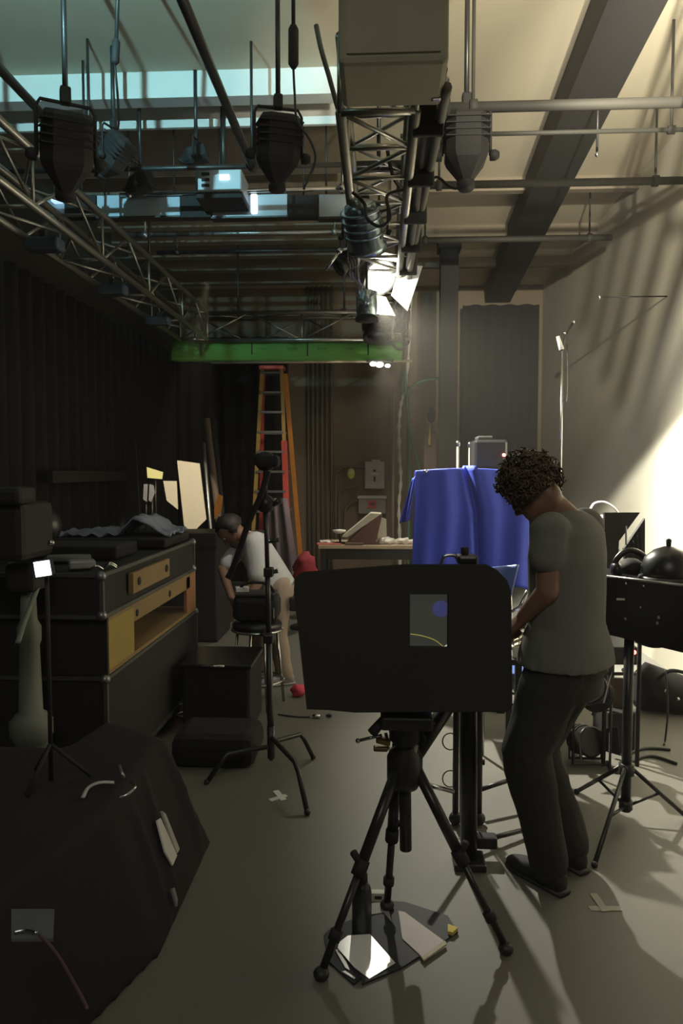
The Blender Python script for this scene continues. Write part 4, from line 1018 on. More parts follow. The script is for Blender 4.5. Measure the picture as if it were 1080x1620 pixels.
fl_poly([(530, 1508), (534, 1507), (548, 1528), (553, 1540), (546, 1536)], .0095, .002, GL, 'sheet', cb)
fl_poly([(541, 1542), (546, 1541), (562, 1552), (560, 1554)], .0095, .002, GL, 'sheet', cb)
fl_poly([(583, 1434), (600, 1432), (612, 1436), (620, 1464), (606, 1448), (584, 1452)], .0095, .002, mat('dull_sheet', (.33, .32, .28), .6), 'sheet', cb)
fl_poly([(708, 1470), (724, 1476), (716, 1484), (708, 1482)], .008, .012, mat('yellow_sponge', (.62, .5, .10), .7), 'tab', cb, 'yellow corner tab')
bt = thing('dark_bottle', G(572, 1478), 'dark drinks bottle standing by the front tripod leg', 'bottle')
gB = G(572, 1478)
MB().lathe([(.030, .0), (.034, .01), (.034, .15), (.030, .17), (.018, .19)], gB, None, 20).build('body', mat('smoky_plastic', (.035, .037, .042), .25), bt)
MB().lathe([(.020, .19), (.020, .215)], gB, None, 16).build('cap', BLK, bt)
tg = thing('small_box', G(597, 1420), 'small pale box with a dark band on the floor behind the binder', 'box')
g_ = G(598, 1424)
MB().box(g_ + Vector((0, 0, .017)), (.052, .03, .034), bev=.003).build('body', mat('pale_card', (.66, .66, .56), .6), tg)
MB().box(g_ + Vector((0, -.0, .018)), (.026, .032, .012)).build('band', BLK, tg)

# ================================================================ BLUE CLOTH OVER STAND
BLU = mat('royal_blue_cloth', (.030, .055, .45), .75, var=.12, scale=4, bump=.1)
YC = 5.0
bc = thing('blue_cloth', (P(745, 940, YC).x, YC, P(745, 940, YC).z), 'royal blue cloth draped over a stand behind the hooded monitor', 'cloth')
def bfn(u, v):
    xl = 657 + (650 - 657) * v; xr = 812 + (836 - 812) * min(1, v * 3)
    ux = xl + (xr - xl) * u
    top = 746 - 4 * math.sin(u * PI) - (4 if .5 < u < .62 else 0); bot = 938 - 10 * math.sin(u * 9)
    p = P(ux, top + (bot - top) * v, YC)
    cr = math.exp(-((u - (.53 + .06 * v)) / .035) ** 2) * .09
    f_ = .012 * math.sin(u * 17 + v * 1.5) + .012 * math.sin(u * 31 + 1 + v) * (.3 + v)
    return p + Vector((0, cr + f_, 0))
MB().grid(bfn, 90, 30).build('front_fall', BLU, bc, mods=[('solid', .006)])
MB().grid(lambda u, v: bfn(u, 0) + Vector((0, .25 * v, -.05 * v * v + .01 * math.sin(v * PI))), 60, 6).build('top_fall', BLU, bc, mods=[('solid', .006)])
MB().grid(lambda u, v: P(658 - 8 * v - (1 - u) * (6 + 12 * v), 752 + 70 * v + (1 - u) * 6, YC + .06) + Vector((0, .03 * math.sin(u * 8), 0)), 12, 14).build('side_flap', BLU, bc, mods=[('solid', .006)])
bs_ = thing('cloth_stand', (P(745, 940, YC + .12).x, YC + .12, 0), 'black crossbar stand hidden under the royal blue cloth', 'stand')
xa, xb = P(662, 755, YC + .12), P(806, 755, YC + .12)
MB().bx((xa.x, YC + .08, xa.z - .05), (xb.x, YC + .16, xa.z)).build('crossbar', DKM, bs_)
for x in (xa.x + .08, xb.x - .08):
    MB().tube([(x, YC + .12, 0), (x, YC + .12, xa.z - .02)], .016, 10).build('pole', DKM, bs_)
    MB().bx((x - .03, YC - .15, 0), (x + .03, YC + .4, .03)).build('foot', DKM, bs_)
one(MB().ball(P(673, 746, 4.95), .014, 10), 'bright_clip', CHR, 'tiny bright clip at the top corner of the blue cloth', 'clip')
# device with red LED above the cloth
q0, q1 = P(747, 742, 5.6), P(800, 690, 5.6)
vd = thing('black_camcorder', ((q0.x + q1.x) / 2, 5.6, 0), 'black camera on a stand with a red light, behind the blue cloth', 'camera')
MB().bx((q0.x, 5.5, q0.z), (q1.x, 5.8, q1.z - .03), bev=.02).build('body', BLKG, vd)
MB().bx((q0.x + .03, 5.55, q1.z - .03), (q1.x - .1, 5.72, q1.z), bev=.01).build('handle', BLK, vd)
MB().ball(P(797, 720, 5.48), .013, 10).build('red_led', mat('red_led', (1, .1, .1), .4, emit=((1, .12, .10), 7.0)), vd, 'glowing red indicator light')
MB().tube([((q0.x + q1.x) / 2, 5.65, 0), ((q0.x + q1.x) / 2, 5.65, q0.z)], .03, 10).build('pole', DKM, vd)
MB().lathe([(.14, 0), (.14, .03), (.03, .06)], ((q0.x + q1.x) / 2, 5.65, 0), None, 18).build('base', DKM, vd)
# bright knobs and cables beside it
for k, (px, py, py2) in enumerate(((724, 702, 742), (743, 704, 742))):
    t = thing('thin_mic_stand', (P(px, py, 5.9).x, 5.9, 0), ('pale thin stand with a bright knob left of the red light', 'second pale thin stand next to the black camera')[k], 'stand')
    a = P(px, py, 5.9)
    MB().tube([(a.x, 5.9, 0), a], .012, 8).build('pole', mat('dull_rod', (.35, .33, .28), .5, .5), t)
    MB().ball(a, (.022, .02, .028), 10).build('knob', CHR, t)
    MB().lathe([(.045, 0), (.045, .02), (.02, .03)], (a.x, 5.9, 0), None, 18).build('base', DKM, t)

# blue chair with chrome frame
ch = thing('blue_chair', (P(800, 1000, 4.1).x, 4.2, 0), 'blue plastic chair with a chrome frame behind the hooded monitor', 'chair')
CB = mat('blue_plastic', (.10, .16, .42), .35)
def chb(u, v): 
    return P(762 + 58 * u - 14 * v * u, 893 + 6 * (1 - u) + 56 * v, 4.1 + .06 * math.sin(u * PI)) 
MB().grid(chb, 14, 10).build('backrest', CB, ch, mods=[('solid', .012)])
s0 = P(760, 985, 4.1)
MB().bx((s0.x, 4.14, .44), (s0.x + .38, 4.52, .465), bev=.01).build('seat', CB, ch)
MB().tube([P(806, 935, 4.12), P(808, 975, 4.12), Vector((P(808, 975, 4.12).x, 4.12, .0))], .010, 10).build('leg', CHR, ch)
MB().tube([P(766, 935, 4.12), P(765, 975, 4.12), Vector((P(765, 975, 4.12).x, 4.12, .0))], .010, 10).build('leg', CHR, ch)
for x in (s0.x + .03, s0.x + .35): MB().tube([(x, 4.48, .44), (x, 4.52, 0)], .010, 10).build('leg', CHR, ch)
MB().tube([P(808, 968, 4.05), P(822, 960, 3.95), P(834, 935, 3.9)], .009, 8).build('arm_tube', CHR, ch)
# pale crate with diagonal grid
kb = thing('white_crate', (P(832, 1010, 3.6).x, 3.6, .70), 'pale slatted crate lit white beside the curly-haired man', 'crate')
CR = mat('cream_plastic', (.70, .62, .42), .5)
c0 = P(810, 1040, 3.6); c1_ = P(856, 1040, 3.6)
MB().bx((c0.x, 3.58, c0.z), (c1_.x, 3.8, P(810, 1022, 3.6).z), bev=.006).build('lower_wall', mat('cream_bright', (.9, .88, .78), .5), kb)
for k in range(5):
    MB().tube([P(808, 1000 + k * 8 - 6, 3.6), P(852, 972 + k * 9, 3.6)], .0075, 6).build('slat', CR, kb)
for k in range(5):
    MB().tube([P(812 + k * 9, 1026, 3.62), P(812 + k * 9, 992 - k * 4, 3.62)], .005, 6).build('slat', mat('dark_slat', (.2, .16, .1), .6), kb)
cs3 = thing('crate_table', (P(832, 1010, 3.6).x, 3.75, 0), 'small dark side table under the pale slatted crate', 'table')
MB().bx((c0.x - .03, 3.56, c0.z - .03), (c1_.x + .10, 3.9, c0.z - .001), bev=.004).build('tabletop', BLK, cs3)
for x in (c0.x + .03, c1_.x + .08):
    for y in (3.6, 3.86): MB().bx((x - .015, y - .015, 0), (x + .015, y + .015, c0.z - .03)).build('leg', DKM, cs3)
sp = thing('striped_pole', (P(815, 1100, 3.9).x, 3.85, 0), 'white pole with dark bands in the gap beside the hooded monitor', 'pole')
xx = P(815, 1100, 3.85).x
MB().tube([(xx, 3.85, 0), (xx, 3.85, P(815, 1072, 3.85).z)], .018, 12).build('pole', WHT, sp)
for py in (1096, 1114): 
    z = P(815, py, 3.85).z; MB().tube([(xx, 3.85, z - .006), (xx, 3.85, z + .006)], .020, 12).build('band', BLK, sp)

# ================================================================ RIGHT: tall thin stand
x_ = P(887, 700, 5.6)
ts = thing('chrome_light_stand', (x_.x, 5.6, 0), 'tall thin chrome stand with a small white reflector, behind the curly-haired man', 'light stand')
zt2 = P(888, 555, 5.6).z
MB().tube([(x_.x, 5.6, .35), (x_.x, 5.6, 1.5)], .014, 10).build('pole', CHR, ts)
MB().tube([(x_.x, 5.6, 1.5), (x_.x, 5.6, zt2)], .010, 10).build('pole', CHR, ts)
MB().lathe([(.02, -.02), (.02, .02)], (x_.x, 5.6, 1.5), None, 12).build('collar', BLK, ts)
for a in (.6, 2.7, 4.8): MB().tube([(x_.x, 5.6, .55), (x_.x + .42 * math.cos(a), 5.6 + .42 * math.sin(a), .012)], .009, 8).build('leg', CHR, ts)
MB().tube([P(882, 532, 5.6), P(888, 553, 5.6)], [.014, .020], 12).build('reflector', WHT, ts)
MB().tube([P(888, 556, 5.6), P(895, 530, 5.62), P(905, 512, 5.65)], .008, 8).build('arm', DKM, ts)
for (px, py) in ((893, 527), (907, 509)): MB().ball(P(px, py, 5.62), .012, 10).build('knob', CHR, ts)
MB().tube(arc([P(897, 545, 5.62), P(898, 600, 5.62), P(896, 635, 5.62), P(890, 632, 5.62)], 5), .004, 6).build('lead', RUB, ts)

# wall-hung bits
for (px, py, Y, l) in ((948, 470, 6.2, 'small shiny clip fixed high on the cream wall above the chrome stand'), (944, 244, 5.0, 'tiny bright bolt on a bracket near the dark ceiling shade band')):
    q = P(px, py, Y)
    t = thing('wall_clip', q, l, 'clip')
    MB().ball(q, (.014, .012, .02), 10).build('clip', CHR, t)
    if Y > 6: MB().tube([q, (XR, q.y, q.z)], .006, 6).build('arm', DKM, t)
    else: MB().tube([q, (q.x, q.y, ZC)], .008, 6).build('arm', DKM, t)

# black box on stand (right)
bs2 = Vector((P(989, 1290, 3.36).x, 3.36, 0))
rs = thing('equipment_stand', bs2, 'black tripod stand under the big black control case', 'light stand')
MB().tube([bs2 + Vector((0, 0, .05)), bs2 + Vector((0, 0, .87))], .022, 14).build('pole', BM, rs)
MB().lathe([(.034, 0), (.034, .05)], bs2 + Vector((0, 0, .22)), None, 14).build('upper_collar', BM, rs)
MB().lathe([(.03, 0), (.03, .04)], bs2 + Vector((0, 0, .06)), None, 14).build('lower_collar', BM, rs)
for fx, fy in ((940, 1368), (912, 1252), (1085, 1292)):
    ft = G(fx, fy, .012); c_ = bs2 + Vector((0, 0, .27)); lg_ = MB().tube([c_, ft], .010, 10).build('leg', BM, rs)
    MB().tube([bs2 + Vector((0, 0, .07)), B(c_, ft, .55)], .007, 8).build('leg_brace', BM, rs)
    MB().ball(ft, .014, 10).build('foot', RUB, lg_)
cc_ = thing('control_case', bs2 + Vector((.12, 0, .87)), 'big black control case with small knobs on the equipment stand', 'case')
a, b, c, d = P(958, 1003, 3.35), P(1110, 1040, 3.1), P(1110, 930, 3.1), P(957, 912, 3.35)
MB().slab([a, b, c, d], .34, (0.16, .98, 0)).build('shell', BLKG, cc_)
MB().tube([d + Vector((0, -.002, .002)), c + Vector((0, -.002, .002))], .006, 8).build('edge_trim', ALU, cc_)
for px, py, r, m in ((990, 923, .006, CHR), (1018, 927, .006, CHR), (1013, 961, .006, GREY), (989, 979, .006, GREY), (1042, 977, .008, GREY), (1040, 986, .008, GREY)):
    Yk = 3.35 - (px - 958) / 152 * .25
    MB().ball(P(px, py, Yk - .004), (r, .004, r), 10).build('knob', m, cc_)
MB().box(P(984, 948, 3.30), (.05, .008, .008)).build('display', mat('pale_display', (.6, .6, .52), .4), cc_)
MB().tube(arc([P(1005, 1014, 3.3), P(1030, 1022, 3.3), P(1052, 1020, 3.25), P(1056, 1008, 3.25)], 6), .008, 8).build('hanging_cable', RUB, cc_)
# headphones and dome on it
hp = thing('headphones', P(990, 905, 3.4), 'black headphones lying on the big control case', 'headphones')
MB().tube(arc([P(970, 910, 3.42), P(975, 885, 3.42), P(995, 871, 3.42), P(1018, 880, 3.45), P(1026, 905, 3.5)], 6), .014, 10).build('headband', BLKG, hp)
for px in (974, 1022): MB().lathe([(.03, -.02), (.042, 0), (.03, .02)], P(px, 902, 3.42), Matrix.Rotation(PI / 2, 3, 'Y'), 18).build('ear_cup', BLKG, hp)
MB().ball(P(998, 898, 3.5), (.06, .07, .045), 16).build('pouch', BLK, hp)
dmx = thing('domed_light', P(1050, 905, 3.3), 'black domed lamp on top of the control case near the frame edge', 'lamp')
dp = P(1056, 918, 3.32)
MB().lathe([(.11, .0), (.115, .04), (.10, .10), (.06, .135), (.02, .15), (.001, .152)], dp, None, 26).build('dome', BLKG, dmx)
MB().lathe([(.010, .15), (.012, .18), (.004, .185)], dp, None, 12).build('top_knob', BLK, dmx)
MB().lathe([(.12, -.01), (.125, .01), (.12, .02)], dp, None, 26).build('rim', DKM, dmx)

# dark speaker/box with white diagonal on stand near wall
DBR = mat('dark_brown_panel', (.014, .010, .008), .6)
wb = thing('folding_panel_frame', (P(990, 850, 4.0).x, 4.0, 0), 'dark brown folded panels with the lit cream wall glowing through a diagonal gap', 'panels')
MB().slab([P(x, y, 4.0) for x, y in ((956, 811), (1012, 811), (979, 856), (976, 905), (956, 905))], .03, (0, 1, 0)).build('side_panel', DBR, wb)
MB().slab([P(x, y, 4.0) for x, y in ((1020, 820), (1020, 905), (990, 905), (987, 868))], .03, (0, 1, 0)).build('side_panel', DBR, wb)
for k in range(3): MB().tube([P(1002 + k * 6, 850 - k * 8, 3.99), P(1002 + k * 6, 900, 3.99)], .004, 6).build('slat', BLK, wb)
MB().bx(tuple(P(953, 912, 3.98)), tuple(P(1023, 903, 3.98) + Vector((0, .07, 0)))).build('bottom_rail', BLK, wb)
for x in (960, 1014):
    a_ = P(x, 905, 4.01); MB().tube([(a_.x, 4.01, 0), a_], .012, 8).build('leg', BLK, wb)
MB().tube([P(990, 862, 3.98), P(990, 832, 3.98)], .005, 6).build('latch_rod', ALU, wb)

cable([P(933, 806, 5.3), P(940, 796, 5.3), P(955, 794, 5.3), P(970, 802, 5.35), P(978, 812, 5.4)], .008, 'grey cable arching behind the curly-haired man onto the flight case', ALU)
for k, (px, py, s_, l) in enumerate(((955, 817, (.06, .03, .02), 'small bright switch plate at the man\'s shoulder'), (962, 862, (.04, .04, .05), 'upper bright metal fitting behind the man\'s back'), (959, 890, (.035, .04, .12), 'lower tall bright fitting behind the man\'s back'), (972, 852, (.04, .03, .03), 'small tilted bright fitting in front of the flight case'))):
    one(MB().box(P(px, py, 5.2), s_, Matrix.Rotation(.4 * k, 3, 'Y'), bev=.008), 'metal_fitting', WHT if k != 3 else CHR, l, 'fitting')
mt = thing('fitting_rack', (P(962, 900, 5.3).x, 5.3, 0), 'dark narrow rack holding the bright fittings behind the man', 'rack')
MB().bx((P(950, 900, 5.3).x, 5.24, .72), (P(974, 900, 5.3).x, 5.45, P(960, 822, 5.3).z), bev=.01).build('body', BLK, mt)
for x in (P(950, 900, 5.3).x + .015, P(976, 900, 5.3).x - .015): MB().bx((x - .01, 5.3, 0), (x + .01, 5.4, .73)).build('leg', BLK, mt)
for py in (840, 870, 900, 930): 
    z = P(960, py, 5.2).z; MB().bx((P(950, 900, 5.2).x, 5.18, z - .008), (P(978, 900, 5.2).x, 5.24, z + .008)).build('shelf', DKM, mt)

# floor gear on the right
def floor_lamp(px, py, r, label, aim, hz=.22):
    g = G(px, py)
    t = thing('floor_lamp_head', g, label, 'lamp')
    c = g + Vector((0, 0, hz)); d = Vector(aim).normalized(); R = d.to_track_quat('Z', 'Y').to_matrix()
    MB().lathe([(r * .5, -r * 1.1), (r * .95, -r), (r, -r * .2), (r * 1.05, r * .5), (r * 1.12, r * .55), (r * 1.12, r * .75), (r * .95, r * .75)], c, R, 22).build('housing', BLKG, t)
    for k in range(3): MB().lathe([(r * 1.0, -r * .8 + k * r * .3), (r * 1.1, -r * .8 + k * r * .3), (r * 1.1, -r * .72 + k * r * .3), (r, -r * .72 + k * r * .3)], c, R, 22).build('cooling_fin', BLK, t)
    MB().lathe([(.001, r * .62), (r * .92, r * .55)], c, R, 22).build('lens', MATS['dark_glass'], t)
    MB().tube([c + Vector((r * 1.15, 0, 0)), c + Vector((r * 1.15, 0, -hz + .02)), c + Vector((-r * 1.15, 0, -hz + .02)), c + Vector((-r * 1.15, 0, 0))], .008, 8).build('yoke', BM, t)
    for s_ in (-1, 1):
        MB().slab([c + R @ Vector((s_ * r * 1.1, -r * .8, r * .7)), c + R @ Vector((s_ * r * 1.1, r * .8, r * .7)), c + R @ Vector((s_ * r * 1.6, r, r * 1.7)), c + R @ Vector((s_ * r * 1.6, -r, r * 1.7))], .004, R @ Vector((s_, 0, -.3))).build('barn_door', BLK, t)
    return t
floor_lamp(925, 1205, .075, 'black studio lamp head lying lowest on the floor by the equipment stand', (.4, -1, .2), .12)
floor_lamp(935, 1215, .085, 'black finned lamp head tilted up above the lowest one', (-.5, -.6, .5), .42)
DEEP = mat('deep_black_cloth', (.005, .005, .005), .95)
gbx = thing('slumped_bag', (1.95, 5.0, 0), 'big black slumped gear bag on the bright floor near the frame edge', 'bag')
bgm = MB(); loft(bgm, [((1.74, 5.0, .12), (0, .12, 0), (0, 0, .12)), ((1.80, 5.0, .15), (0, .16, 0), (0, 0, .15)), ((1.95, 5.0, .13), (0, .17, 0), (0, 0, .13)), ((2.10, 5.0, .10), (0, .16, 0), (0, 0, .10)), ((2.2, 5.0, .08), (0, .12, 0), (0, 0, .08))], 20)
for v in bgm.v: v.z = max(.002, v.z + noise.noise(v * 9) * .03); v.y += noise.noise(v * 7) * .03
bgm.build('body', DEEP, gbx)
MB().tube(arc([(1.82, 4.86, .24), (1.88, 4.82, .31), (2.0, 4.83, .28), (2.04, 4.86, .18)], 5), .012, 8).build('strap', DEEP, gbx)
for x, z in ((1.86, .17), (1.94, .12), (2.02, .14)): MB().ball((x, 4.835, z), .014, 8).build('buckle', CHR, gbx)
rk = thing('gear_trolley', G(975, 1190), 'black gear trolley with a small red light between wall and equipment stand', 'trolley')
g = G(968, 1190); gy = g.y
q0, q1 = P(946, 1052, gy), P(1010, 1024, gy)
MB().bx((q0.x, gy, q0.z), (q1.x, gy + .35, q1.z), bev=.01).build('upper_tray', BLKG, rk)
q2, q3 = P(960, 1200, gy), P(1006, 1128, gy)
MB().bx((q2.x, gy, 0), (q3.x, gy + .3, q3.z), bev=.01).build('lower_box', BLK, rk)
for px in (962, 1002): MB().tube([(P(px, 1100, gy).x, gy + .05, 0), (P(px, 1100, gy).x, gy + .05, q0.z)], .012, 8).build('upright', BM, rk)
MB().tube([P(952, 1066, gy), P(1008, 1066, gy)], .010, 8).build('cross_rod', BM, rk)
MB().tube([P(958, 1078, gy), P(938, 1132, gy)], .012, 8).build('strut', BM, rk)
MB().bx(tuple(P(963, 1120, gy + .1)), tuple(P(996, 1072, gy + .12)), bev=.004).build('brown_pouch', BRN, rk)
MB().ball(P(1003, 1032, gy - .02), .012, 10).build('red_led', MATS['red_led'], rk, 'glowing red indicator light')
for k, (px, py) in enumerate(((950, 1028), (953, 1036), (986, 1060), (953, 1060))): MB().ball(P(px, py, gy - .01), .012, 8).build('knob', CHR, rk)
cable([G(896, 1150, .008), G(905, 1160, .008), G(925, 1168, .008), G(940, 1172, .008)], .006, 'thin cable on the bright floor between man and lamp heads')
cable([G(960, 1205, .008), G(975, 1222, .008), G(1000, 1204, .008), G(1030, 1196, .008), G(1070, 1208, .008)], .009, 'black cable looping on the floor past the equipment stand')
cable([G(985, 1196, .008), G(1020, 1184, .008), G(1060, 1186, .008)], .009, 'black cable lying straight towards the frame edge')
cable([P(958, 1090, 4.6), P(962, 1105, 4.6), P(968, 1120, 4.55), P(962, 1135, 4.5)], .010, 'dark cable hanging off the gear trolley')
cable([P(1052, 1060, 4.4), P(1056, 1120, 4.4), P(1052, 1170, 4.4), G(1050, 1178, .008)], .006, 'thin lead hanging down near the frame edge')

# ================================================================ PEOPLE
def hand(mb, wrist, d, palm_n, s=1.0, curl=.9, side=1):
    """palm and five fingers curling; d = pointing direction, palm_n = palm normal (fingers curl to it)"""
    d = Vector(d).normalized(); nrm = Vector(palm_n); nrm = (nrm - d * nrm.dot(d)).normalized(); a = d.cross(nrm) * side
    w = Vector(wrist)
    loft(mb, [(w, a * .028 * s, nrm * .018 * s), (w + d * .03 * s, a * .036 * s, nrm * .016 * s), (w + d * .075 * s, a * .041 * s, nrm * .014 * s), (w + d * .092 * s, a * .038 * s, nrm * .012 * s)], 14)
    for i, (o, L) in enumerate(((-.030, .070), (-.010, .080), (.010, .075), (.029, .060))):
        p = w + d * .085 * s + a * o * s; pts = [p]; ang = .25
        for j, f in enumerate((.45, .30, .25)):
            dd = d * math.cos(ang) + nrm * math.sin(ang); p = p + dd * L * f * s; pts.append(p); ang += curl * (.8 if j == 0 else .6)
        limb(mb, pts, [.0095 * s, .0088 * s, .008 * s, .0068 * s], 10, 2)
    p = w + d * .025 * s - a * .030 * s; t1 = (d * .6 - a * .7 + nrm * .35).normalized(); t2 = (d * .85 - a * .1 + nrm * .5).normalized()
    limb(mb, [p, p + t1 * .038 * s, p + t1 * .038 * s + t2 * .030 * s, p + t1 * .038 * s + t2 * .055 * s], [.013 * s, .011 * s, .0095 * s, .008 * s], 10, 2)


def headshape(mb, c, f, up, s=1.0):
    """skull, jaw, nose, ears, eye sockets; f = face direction"""
    f = Vector(f).normalized(); up = Vector(up); up = (up - f * up.dot(f)).normalized(); r = f.cross(up)
    def pt(x, y, z): return Vector(c) + r * x * s + f * y * s + up * z * s
    secs = []
    for z, w, fr, bk in ((-.115, .028, .075, -.0), (-.10, .045, .088, -.03), (-.07, .058, .090, -.06), (-.03, .066, .088, -.085), (.01, .072, .090, -.098), (.05, .074, .088, -.100), (.08, .068, .075, -.088), (.102, .050, .05, -.062), (.115, .022, .02, -.03)):
        secs.append((pt(0, (fr + bk) / 2, z), r * w * s, f * (fr - bk) / 2 * s))
    loft(mb, secs, 24)
    mb.tube([pt(0, .082, .012), pt(0, .100, -.012), pt(0, .112, -.03), pt(0, .09, -.04)], [.006 * s, .010 * s, .014 * s, .010 * s], 10)
    mb.tube([pt(-.022, .086, -.068), pt(0, .093, -.066), pt(.022, .086, -.068)], [.005 * s, .008 * s, .005 * s], 8)
    mb.ball(pt(0, .082, -.098), .018 * s)
    mb.tube([pt(-.045, .082, .028), pt(0, .092, .030), pt(.045, .082, .028)], .008 * s, 8)
    for x in (-1, 1):
        mb.ball(pt(x * .074, -.008, -.01), (.010 * s, .018 * s, .028 * s), 10)
    return pt


def eyes(pt, par, s=1.0):
    for x in (-1, 1):
        MB().ball(pt(x * .030, .080, .005), .0115 * s, 12).build('eye', mat('eye_white', (.7, .68, .65), .3), par)
        MB().ball(pt(x * .030, .0895, .005), .005 * s, 10).build('iris', mat('eye_dark', (.03, .02, .015), .2), par.children[-1] if False else par)
        MB().tube([pt(x * .045, .088, .024), pt(x * .030, .092, .030), pt(x * .015, .091, .026)], .003 * s, 6).build('eyebrow', mat('hair_brown', (.06, .035, .022), .7), par)


# ---- curly-haired man
D = 2.86
def Q(px, py, dy=0): return P(px, py, D + dy)
Fd = Vector((-.80, .60, 0)).normalized(); Ld = Vector((-Fd.y, Fd.x, 0))           # facing, his left
m1 = thing('person', (Q(885, 1400).x, D, 0), 'curly-haired man in a grey T-shirt and black trousers, bent over beside the hooded monitor', 'person')
sh = Q(898, 836); pel = Q(893, 1045)
lsh, rsh = sh + Ld * .165, sh - Ld * .165
hd = Q(840, 772)
ff = (Fd * .70 + Vector((0, 0, -.71))).normalized(); fu = (Fd * .71 + Vector((0, 0, .70))).normalized()
body = MB()
pt = headshape(body, hd, ff, fu, 1.0)
nb = sh + Vector((0, 0, .035)) + Fd * .01
limb(body, [nb, B(nb, hd, .55) - Fd * .01, hd - ff * .03 - fu * .06], [.060, .054, .052])
loft(body, [(pel - Vector((0, 0, .08)), Ld * .14, Fd * .10), (pel, Ld * .15, Fd * .105), (B(pel, sh, .35), Ld * .125, Fd * .09), (B(pel, sh, .7), Ld * .15, Fd * .10), (sh - Vector((0, 0, .02)), Ld * .155, Fd * .085), (nb, Ld * .07, Fd * .06)])
lel, lwr = Q(866, 935, -.16), Q(829, 975, -.08)
limb(body, [lsh, lel, lwr], [.052, .042, .029])
rel, rwr = rsh + Vector((-.04, .08, -.27)), Q(832, 985, .14)
limb(body, [rsh, rel, rwr], [.052, .042, .029])
hand(body, lwr, Q(812, 990, -.04) - lwr, (.3, .5, -.8), .95, .8, 1)
hand(body, rwr, Q(812, 992, .06) - rwr, (.3, -.5, -.8), .95, .8, -1)
lh, rh = pel + Ld * .085 - Vector((0, 0, .03)), pel - Ld * .085 - Vector((0, 0, .03))
lkn, lan = Q(831, 1186, -.08), Q(868, 1372, -.06)
rkn, ran = Q(842, 1180, .08), Q(902, 1360, .10)
lan.z = .085; ran.z = .085
limb(body, [lh, lkn, lan], [.085, .055, .038]); limb(body, [rh, rkn, ran], [.085, .055, .038])
body.build('body', SKIN, m1, mods=[('remesh', .0075), ('smooth', 3)])
for p_ in (pt,): eyes(p_, m1)
# shirt
TS = mat('grey_tshirt', (.145, .147, .135), .9, var=.1, scale=5, bump=.15)
s_ = MB()
loft(s_, [(pel - Vector((0, 0, .005)), Ld * .200, Fd * .172), (B(pel, sh, .1), Ld * .195, Fd * .162), (B(pel, sh, .3), Ld * .175, Fd * .140), (B(pel, sh, .55), Ld * .180, Fd * .135), (B(pel, sh, .8), Ld * .190, Fd * .13), (sh + Vector((0, 0, -.01)), Ld * .18, Fd * .115), (sh + Vector((0, 0, .045)), Ld * .115, Fd * .085), (sh + Vector((0, 0, .07)) + Fd * .02, Ld * .068, Fd * .066)], 30)
limb(s_, [lsh, B(lsh, lel, .42)], [.072, .068]); limb(s_, [rsh, B(rsh, rel, .62)], [.075, .070])
for v in s_.v:
    f_ = noise.noise(Vector((v.x * 6, v.y * 6, v.z * 3.5))) * .016 + noise.noise(Vector((v.x * 9, v.y * 9, v.z * 20))) * .007
    v += Vector((f_, f_, 0))
s_.build('t_shirt', TS, m1, mods=[('remesh', .009), ('smooth', 3)])
# trousers
TR = mat('black_trousers', (.022, .022, .020), .9, var=.2, scale=7, bump=.15)
t_ = MB()
loft(t_, [(pel - Vector((0, 0, .13)), Ld * .15, Fd * .125), (pel - Vector((0, 0, .05)), Ld * .165, Fd * .135), (pel + Vector((0, 0, .03)), Ld * .150, Fd * .115)], 26)
limb(t_, [lh - Fd * .0, B(lh, lkn, .5), lkn, B(lkn, lan, .45), B(lkn, lan, .97)], [.118, .106, .094, .088, .076])
limb(t_, [rh - Fd * .01, B(rh, rkn, .5), rkn, B(rkn, ran, .45), B(rkn, ran, .97)], [.118, .104, .092, .092, .078])
for v in t_.v:
    f_ = noise.noise(v * 8) * .014 + noise.noise(Vector((v.x * 5, v.y * 5, v.z * 22))) * .008
    v += Vector((f_, f_, 0))
t_.build('trousers', TR, m1, mods=[('remesh', .009), ('smooth', 3)])
def shoe(par, ank, f, m=BLK, s=1.0):
    f = Vector(f).normalized(); r = Vector((f.y, -f.x, 0)); a = Vector((ank.x, ank.y, 0)); u = Vector((0, 0, 1))
    q = MB()
    loft(q, [(a - f * .075 * s + u * .04 * s, r * .028 * s, u * .034 * s), (a - f * .05 * s + u * .045 * s, r * .036 * s, u * .042 * s), (a + u * .055 * s, r * .038 * s, u * .052 * s), (a + f * .07 * s + u * .042 * s, r * .042 * s, u * .038 * s), (a + f * .14 * s + u * .033 * s, r * .046 * s, u * .029 * s), (a + f * .19 * s + u * .027 * s, r * .034 * s, u * .022 * s), (a + f * .21 * s + u * .024 * s, r * .012 * s, u * .01 * s)], 16)
    q.tube([a + u * .06 * s, Vector((ank.x, ank.y, .13 * s))], .042 * s, 14)
    sh_ = q.build('shoe', m, par, mods=[('sub', 1)])
    so_ = MB(); loft(so_, [(a - f * .08 * s + u * .010 * s, r * .032 * s, u * .010 * s), (a + u * .010 * s, r * .040 * s, u * .010 * s), (a + f * .14 * s + u * .010 * s, r * .049 * s, u * .010 * s), (a + f * .205 * s + u * .010 * s, r * .026 * s, u * .009 * s)], 14)
    so_.build('shoe_sole', RUB if m is BLK else GREY, sh_)
shoe(m1, lan, (-.6, .8, 0)); shoe(m1, ran, (-.5, .85, 0))
